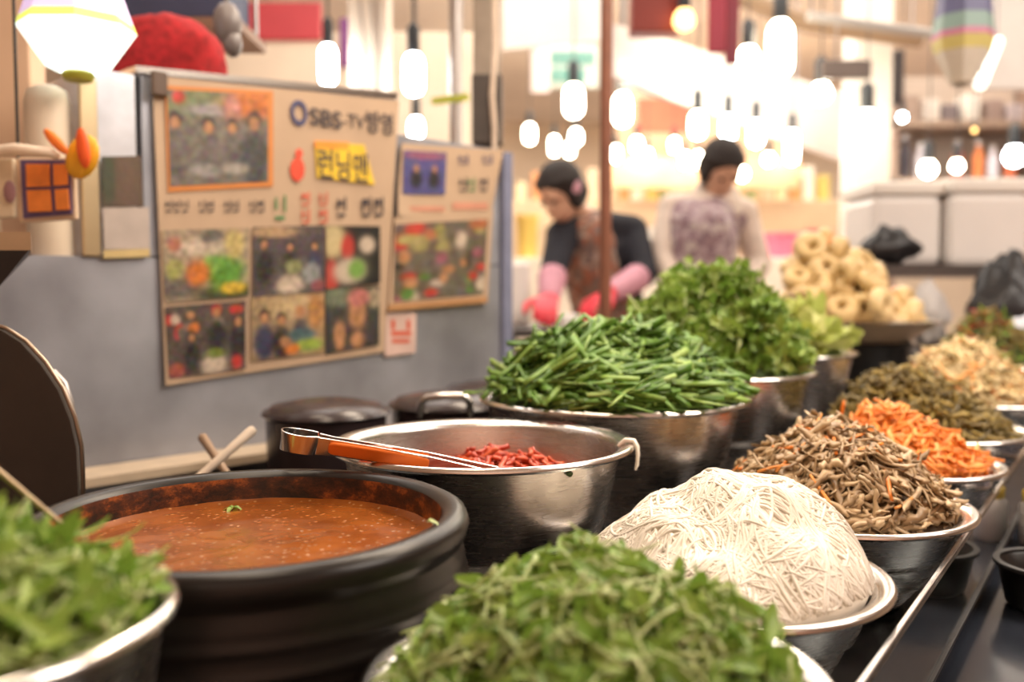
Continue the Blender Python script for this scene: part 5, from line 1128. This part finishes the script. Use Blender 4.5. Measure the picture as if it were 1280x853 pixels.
M['bag'] = plain('black_bag_film', (0.008, 0.008, 0.010), 0.38); M['bag_w'] = plain('bluish_bag_film', (0.66, 0.70, 0.78), 0.35)
TZ = P(1200, 440, 2.95).z
bag(1112, 320, 3.40, 0.11, 0.045, 0.075, M['bag'], 'black plastic bag in front of the foam crate near the white column', 2, BZ)
bag(1262, 372, 3.125, 0.15, 0.09, 0.17, M['bag'], 'large black plastic bag behind the dark mixed greens', 5, TZ)
bag(1284, 412, 2.92, 0.085, 0.045, 0.06, M['bag_w'], 'bluish white plastic bag against the large black bag', 7, TZ)
bag(1160, 362, 3.16, 0.075, 0.07, 0.115, plain('grey_bag_film', (.46, .44, .43), .35), 'grey plastic bag between the dumplings and the black bag', 9, TZ)
bn = thing('goods_bench', 'dark low table under the plastic bags', 'bench', (0, 0, 0))
zslab('table_top', X(1090, 2.95), X(1380, 2.95), 2.86, 3.40, TZ - 0.03, TZ, c('dark_table', (.05, .042, .04)), bn)
for px in (1108, 1366): zslab('leg', X(px, 3.0), X(px + 12, 3.0), 3.0, 3.05, 0, TZ - 0.03, c('dark_leg2', (.05, .04, .04)), bn)
# tubs on the long white counter
def tub(px, pyb, d, wpx, hpx, col, label, nm='plastic_basin'):
    q = P(px, pyb, d); r = wpx / 2 / F * d; h = hpx / F * d; t = thing(nm, label, 'basin', q)
    m = MB(); m.lathe([(0.001, 0), (r * .8, 0), (r * .95, h * .9), (r, h * .92), (r * 1.02, h), (r * .93, h), (r * .78, .01), (0.001, .008)], n=28); m.build('basin_body', c('basin_plastic', col, .35), t)
    m = MB(); m.lathe([(r * .97, h * .97), (r * 1.06, h * .99), (r * 1.05, h * 1.03), (r * .96, h * 1.02)], n=28, closed=True); m.build('rim', c('basin_rim', tuple(min(1, x_ * 1.1) for x_ in col), .35), t)
for px, w, h, col, lb in [(975, 52, 30, (.80, .22, .34), 'pink plastic basin on the long white counter'), (1022, 40, 34, (.62, .05, .12), 'crimson plastic basin beside the pink basin'), (698, 40, 40, (.78, .70, .58), 'cream basin behind the bending worker'), (800, 50, 36, (.80, .76, .70), 'white basin between the two workers'), (659, 32, 52, (.76, .55, .14), 'yellow tub beside the thin pale post'), (1012, 22, 26, (.12, .11, .12), 'black tub at the end of the long white counter')]:
    tub(px, 323.2, 5.75, w * .9, h, col, lb)
gcol = [(.80, .66, .42), (.70, .30, .12), (.82, .76, .66), (.60, .48, .14), (.30, .36, .18), (.75, .55, .40)]
gnm = ['straw', 'rust', 'white', 'mustard', 'olive', 'peach']
for k in range(22):
    px = 645 + k * 18 + (k * 7) % 5; hh = 22 + (k * 13) % 24
    bgbox('food_parcel', px, 250 - hh, px + 12, 252.6, 9.7, 0.15, c('parcel_' + gnm[k % 6], gcol[k % 6]), gnm[k % 6] + ' parcel in the row on the tan counter of the farthest stalls', 'parcel', gnm[k % 6] + ' parcels on the farthest counter')
# the bending worker's table
pt = thing('prep_table', 'dark prep table in front of the bending worker', 'table', (0, 0, 0))
PZ = P(700, 412, 3.25).z; zslab('table_top', X(632, 3.25), X(800, 3.25), 3.25, 3.80, PZ - 0.03, PZ, c('black_table', (.04, .035, .035)), pt)
for px in (637, 785): zslab('leg', X(px, 3.3), X(px + 9, 3.3), 3.3, 3.35, 0, PZ - 0.03, c('black_leg', (.04, .035, .035)), pt)
m = MB(); m.box(((X(703, 3.42) + X(727, 3.42)) / 2, 3.53, PZ + 0.022), (X(727, 3.42) - X(703, 3.42), 0.20, 0.045)); tag(m.build('foam_tray', M['white'], smooth=False, bevel=0.006), 'white tray between the red gloved hands', 'tray')
zc = P(650, 328, 3.65).z; m = MB(); m.box(((X(634, 3.65) + X(662, 3.65)) / 2, 3.71, (PZ - .002 + zc) / 2), (X(662, 3.65) - X(634, 3.65), 0.12, zc - PZ + .002)); tag(m.build('foam_crate', M['white'], smooth=False, bevel=0.012), 'white foam crate beside the bending worker', 'crate')
# jars on the customer ledge
LZ = CT - 0.025
def ledge(px, py, room):
    v = ray(px, py); k = (LZ - CAMZ) / v.z; p = CAM + v * k; s_ = (Vector((p.x, p.y)) - GA).dot(GN)
    if s_ < room: p += Vector((GN.x, GN.y, 0)) * (room - s_)
    return p
q = ledge(1262, 752, 0.088); t = thing('stone_bowl', 'black wide bowl standing on the glossy customer ledge', 'bowl', q)
m = MB(); m.lathe([(0.001, 0), (0.050, 0), (0.056, 0.006), (0.066, 0.052), (0.069, 0.056), (0.066, 0.059), (0.062, 0.056), (0.050, 0.012), (0.001, 0.010)], n=40); m.build('bowl_body', M['pot'], t)
m = MB(); m.lathe([(0.064, 0.055), (0.072, 0.057), (0.072, 0.062), (0.064, 0.062)], n=40, closed=True); m.build('rim', M['black'], t)
for px, py, nm, col, capc in ((1252, 676, 'white seasoning jar with a yellow lid behind the black ledge bowl', (.62, .58, .58), (.65, .45, .06)), (1290, 690, 'pale violet seasoning jar behind the black ledge bowl', (.46, .44, .56), (.4, .3, .25))):
    q = ledge(px, py, 0.042 if px < 1280 else 0.105); t = thing('seasoning_jar', nm, 'jar', q)
    m = MB(); m.lathe([(0.001, 0), (0.022, 0), (0.026, 0.006), (0.026, 0.066), (0.020, 0.074), (0.001, 0.074)], n=24); m.build('jar_body', c('jar', col, .3), t)
    m = MB(); m.lathe([(0.021, 0.072), (0.022, 0.088), (0.018, 0.092), (0.001, 0.092)], n=24); m.build('lid', c('jar_lid', capc, .4), t)

# ================================================================== the two workers
M['skin'] = plain('skin', (0.62, 0.36, 0.24), 0.5, var=0.06, scale=12)
def fused(mb, name, mat, parent, voxel=0.008, smooth=6):
    o = mb.build(name, mat, parent)
    r = o.modifiers.new('join', 'REMESH'); r.mode = 'VOXEL'; r.voxel_size = voxel; r.use_smooth_shade = True
    s_ = o.modifiers.new('soft', 'SMOOTH'); s_.iterations = smooth; s_.factor = 0.5
    return o
def frame(fwd, up_):
    f = Vector(fwd).normalized(); u = Vector(up_); u = (u - f * u.dot(f)).normalized(); return f, u, f.cross(u)   # forward, up, right-hand side
def head_shape(m, c_, fwd, up_):
    f, u, r = frame(fwd, up_); Rm = Matrix((r, f, u)).transposed()
    w = lambda x_, y_, z_: c_ + r * x_ + f * y_ + u * z_
    m.ball(w(0, -0.005, 0.03), (0.076, 0.092, 0.085), 16, Rm); m.ball(w(0, 0.022, -0.04), (0.060, 0.066, 0.072), 14, Rm)      # skull, jaw
    m.ball(w(0, 0.096, -0.012), (0.012, 0.016, 0.024), 8, Rm); m.ball(w(0, 0.084, -0.062), (0.024, 0.010, 0.010), 8, Rm)       # nose, lips
    for sg in (-1, 1):
        m.ball(w(sg * 0.078, -0.004, -0.008), (0.010, 0.020, 0.030), 8, Rm); m.ball(w(sg * 0.030, 0.082, 0.022), (0.016, 0.008, 0.008), 8, Rm)   # ears, brows
    return w
def hand_shape(m, wrist, d_, palm_n, curl=0.6, sgn=1, k=1.0):
    f, n, r = frame(d_, palm_n); f = f * 1.0
    pc = wrist + f * 0.045 * k
    m.ball(pc, (0.040 * k, 0.016 * k, 0.046 * k), 10, Matrix((r, n, f)).transposed())
    for i, (off, L_) in enumerate(((-0.030, 0.066), (-0.010, 0.076), (0.011, 0.071), (0.030, 0.056))):
        b_ = pc + f * 0.035 * k + r * off * k; prev = b_; ang = 0.15
        for j in range(3):
            ang += curl; dd = f * math.cos(ang) - n * math.sin(ang); nx_ = prev + dd * L_ * k * (0.45, 0.32, 0.26)[j]; m.cap(prev, nx_, 0.0095 * k, 0.0082 * k, 8); prev = nx_
    b_ = pc - f * 0.012 * k + r * (-0.034 * sgn * k); t1 = b_ + (r * -0.030 * sgn + f * 0.022 - n * 0.012) * k; t2 = t1 + (f * 0.026 - n * 0.016) * k
    m.cap(b_, t1, 0.011 * k, 0.0105 * k, 8); m.cap(t1, t2, 0.0105 * k, 0.009 * k, 8)
def floral(name, base, spots):
    m, nt, b = new_mat(name); N = nt.nodes.new; L = nt.links.new
    tc = N('ShaderNodeTexCoord'); v = N('ShaderNodeTexVoronoi'); v.inputs['Scale'].default_value = 38; L(tc.outputs['Object'], v.inputs['Vector'])
    sp = N('ShaderNodeSeparateColor'); L(v.outputs['Color'], sp.inputs[0]); r = N('ShaderNodeValToRGB'); r.color_ramp.interpolation = 'CONSTANT'; e = r.color_ramp.elements
    while len(e) < len(spots) + 1: e.new(.5)
    for k, cc in enumerate([base] + spots): e[k].position = 0 if k == 0 else 0.35 + 0.65 * (k - 1) / len(spots); e[k].color = cc + (1,)
    L(sp.outputs[0], r.inputs['Fac']); L(r.outputs[0], b.inputs['Base Color']); setp(b, Roughness=0.8); return m
M['hair'] = plain('dark_hair', (0.016, 0.010, 0.008), 0.75, scale=60); M['navy'] = plain('navy_knit', (0.010, 0.010, 0.017), 0.85); M['glove'] = plain('red_rubber', (0.78, 0.055, 0.08), 0.4); M['pink'] = plain('pink_oversleeve', (0.56, 0.27, 0.34), 0.7, scale=40)
M['trouser'] = plain('dark_trousers', (0.03, 0.03, 0.04), 0.8); M['shoe'] = plain('black_shoe', (0.02, 0.02, 0.02), 0.5)
def worker(name, label, J, headc, hfwd, hup, hands, mats, apron, cap_tilt=0.0, bun=False, scarf=None, gloves=False):
    """J: joint points; the body is one surface, clothes are its children"""
    t = thing(name, label, 'person', (J['ankleL'].x, J['ankleL'].y, 0)); off = Matrix.Translation(-t.location)
    def fin(o): o.data.transform(off); return o
    m = MB(); w = head_shape(m, headc, hfwd, hup)
    m.cap(J['neck'], headc - (headc - J['neck']) * 0.35, 0.052, 0.048); m.cap(J['pelvis'], J['chest'], 0.125, 0.135, 14); m.cap(J['chest'], J['neck'], 0.13, 0.065, 14)
    for s_ in 'LR':
        m.cap(J['neck'], J['sh' + s_], 0.055, 0.055); m.cap(J['sh' + s_], J['el' + s_], 0.050, 0.040); m.cap(J['el' + s_], J['wr' + s_], 0.040, 0.027)
        m.cap(J['hip' + s_], J['knee' + s_], 0.082, 0.055); m.cap(J['knee' + s_], J['ankle' + s_], 0.055, 0.038)
        m.cap(J['ankle' + s_] + Vector((0, 0, -.02)), J['ankle' + s_] + Vector((0, -0.13, -.035)), 0.036, 0.03)
        hand_shape(m, J['wr' + s_], hands[s_][0], hands[s_][1], 0.45, 1 if s_ == 'L' else -1)
    fin(fused(m, 'body', M['skin'], t, 0.007, 3))
    for s_ in (-1, 1):
        e_ = MB(); e_.ball(w(s_ * 0.030, 0.086, 0.008), 0.0085, 8); fin(e_.build('eye', M['hair'], t))
    # hair
    f, u, r = frame(hfwd, hup); Rm = Matrix((r, f, u)).transposed(); h = MB()
    h.ball(w(0, -0.025, 0.045), (0.094, 0.102, 0.092), 18, Rm); h.ball(w(0, -0.055, -0.015), (0.092, 0.075, 0.088), 14, Rm); h.ball(w(0.07, -0.01, -0.02), (0.022, 0.05, 0.06), 10, Rm); h.ball(w(-0.07, -0.01, -0.02), (0.022, 0.05, 0.06), 10, Rm)
    for k in range(9):
        a = (k - 4) * 0.34; h.ball(w(0.074 * math.sin(a), -0.005 + 0.068 * math.cos(a), 0.066), (0.022, 0.016, 0.024), 8, Rm)
    if bun: h.ball(w(0, -0.115, 0.03), 0.038, 10)
    fin(fused(h, 'hair', M['hair'], t, 0.008, 3))
    # jacket with sleeves
    j = MB(); j.cap(J['pelvis'] + Vector((0, 0, .02)), J['chest'], 0.155, 0.165, 16); j.cap(J['chest'], J['neck'] - Vector((0, 0, .03)), 0.16, 0.085, 16)
    for s_ in 'LR':
        j.cap(J['neck'] - Vector((0, 0, .03)), J['sh' + s_], 0.075, 0.078); j.cap(J['sh' + s_], J['el' + s_], 0.072, 0.058); j.cap(J['el' + s_], J['el' + s_].lerp(J['wr' + s_], 0.8), 0.058, 0.044)
    fin(fused(j, 'jacket', mats['jacket'], t, 0.011, 4))
    tr_ = MB()
    for s_ in 'LR':
        tr_.cap(J['pelvis'], J['hip' + s_], 0.12, 0.10); tr_.cap(J['hip' + s_], J['knee' + s_], 0.10, 0.075); tr_.cap(J['knee' + s_], J['ankle' + s_] + Vector((0, 0, .03)), 0.075, 0.058)
    fin(fused(tr_, 'trousers', M['trouser'], t, 0.012, 4))
    for s_ in 'LR':
        sh = MB(); sh.cap(J['ankle' + s_] + Vector((0, 0.03, -.03)), J['ankle' + s_] + Vector((0, -0.15, -.038)), 0.048, 0.042); fin(sh.build('shoe', M['shoe'], t))
    # apron
    ap = MB()
    for (a, b_, ra, rb) in apron: ap.cap(a, b_, ra, rb, 16)
    fin(fused(ap, 'apron', mats['apron'], t, 0.011, 4))
    if 'cuff' in mats:
        for s_ in 'LR':
            cf = MB(); cf.cap(J['el' + s_].lerp(J['wr' + s_], 0.25), J['el' + s_].lerp(J['wr' + s_], 0.95), 0.060, 0.046, 12); fin(fused(cf, 'oversleeve', mats['cuff'], t, 0.009, 3))
    if gloves:
        for s_ in 'LR':
            g_ = MB(); g_.cap(J['el' + s_].lerp(J['wr' + s_], 0.92), J['wr' + s_], 0.046, 0.040, 10); hand_shape(g_, J['wr' + s_], hands[s_][0], hands[s_][1], 0.45, 1 if s_ == 'L' else -1, 1.28); fin(fused(g_, 'rubber_glove', M['glove'], t, 0.007, 2))
    if scarf:
        sc_ = MB(); sc_.tube([J['neck'] + (f * math.cos(a) + r * math.sin(a)) * 0.085 + Vector((0, 0, 0.0 - 0.02 * math.cos(a))) for a in [k * math.pi / 8 for k in range(17)]], 0.036, 10); fin(fused(sc_, 'scarf', scarf, t, 0.01, 3))
    return t, w
V = Vector
# worker bending over the prep table
d0 = 4.0
J = dict(neck=P(728, 272, 3.92), chest=P(745, 318, 4.02), pelvis=P(768, 408, 4.28), shL=P(790, 290, 4.02), shR=P(703, 296, 3.84), elL=P(806, 342, 3.86), elR=P(692, 338, 3.70),
         wrL=P(764, 366, 3.66), wrR=P(686, 372, 3.58))
pv = J['pelvis']; J.update(hipL=pv + V((0.09, 0, -.06)), hipR=pv + V((-0.09, 0, -.06)), kneeL=V((pv.x + .11, pv.y - .06, .47)), kneeR=V((pv.x - .11, pv.y - .06, .47)), ankleL=V((pv.x + .12, pv.y, .08)), ankleR=V((pv.x - .12, pv.y, .08)))
hc = P(700, 243, 3.80)
ap = [(J['chest'] + V((-.03, -.06, -.02)), J['pelvis'] + V((-.03, -.10, -.02)), 0.135, 0.145), (J['neck'] + V((0.02, -.05, -.07)), J['chest'] + V((-.03, -.06, 0)), 0.095, 0.14), (J['pelvis'] + V((-.02, -.06, 0)), J['pelvis'] + V((-.02, -.05, -.35)), 0.15, 0.16)]
t, w = worker('person', 'worker in a brown floral apron and red gloves bending over a table', J, hc, (-0.55, -0.62, -0.55), (-0.35, -0.35, 0.87), dict(L=((-0.62, -.40, -.26), (0.0, 0.0, 1)), R=((-.12, -.85, -.16), (0, 0, 1))),
       dict(jacket=M['navy'], apron=floral('brown_floral', (.26, .17, .13), [(.42, .32, .26), (.36, .13, .07), (.18, .13, .12)]), cuff=M['pink']), ap, gloves=True)
f, u, r = frame((-0.55, -0.62, -0.55), (-0.35, -0.35, 0.87)); m = MB(); m.ball(P(713, 234, 3.76), (0.045, 0.035, 0.05), 12)
o = m.build('hair_band', plain('pink_band', (.58, .30, .36), .7), t); o.data.transform(Matrix.Translation(-t.location)); o['label'] = 'pink fabric band on the dark hair'
# standing worker looking down
J = dict(neck=P(897, 250, 4.15), chest=P(872, 292, 4.12), pelvis=P(868, 372, 4.15), shL=P(928, 268, 4.2), shR=P(842, 262, 4.1), elL=P(948, 330, 4.15), elR=P(826, 322, 4.02), wrL=P(925, 372, 3.95), wrR=P(850, 372, 3.88))
pv = J['pelvis']; J.update(hipL=pv + V((0.09, 0, -.06)), hipR=pv + V((-0.09, 0, -.06)), kneeL=V((pv.x + .10, pv.y - .04, .47)), kneeR=V((pv.x - .10, pv.y - .04, .47)), ankleL=V((pv.x + .11, pv.y, .08)), ankleR=V((pv.x - .11, pv.y, .08)))
hc = P(902, 212, 4.08)
ap = [(J['neck'] + V((-.03, -.02, -.07)), J['shR'] + V((.03, -.02, -.03)), 0.075, 0.085), (J['neck'] + V((0, -.02, -.07)), J['shL'] + V((-.05, -.02, -.03)), 0.075, 0.08), (J['chest'] + V((0, -.045, -.02)), J['pelvis'] + V((0, -.045, 0)), 0.17, 0.165), (J['neck'] + V((-.03, -.03, -.09)), J['chest'] + V((0, -.05, 0)), 0.11, 0.17), (J['pelvis'] + V((0, -.05, 0)), J['pelvis'] + V((0, -.04, -.32)), 0.16, 0.17)]
worker('person', 'standing worker in a lilac floral apron looking down beside the white counter', J, hc, (0.15, -0.72, -0.68), (0.1, -0.62, 0.78), dict(L=((-0.4, -.7, -.3), (0, 0, 1)), R=((.4, -.7, -.3), (0, 0, 1))),
       dict(jacket=plain('cream_shirt', (.66, .55, .47), .8), apron=floral('lilac_floral', (.30, .20, .22), [(.44, .34, .36), (.22, .14, .17), (.50, .42, .40)])), ap, bun=True, scarf=plain('cream_scarf', (.66, .56, .47), .85))
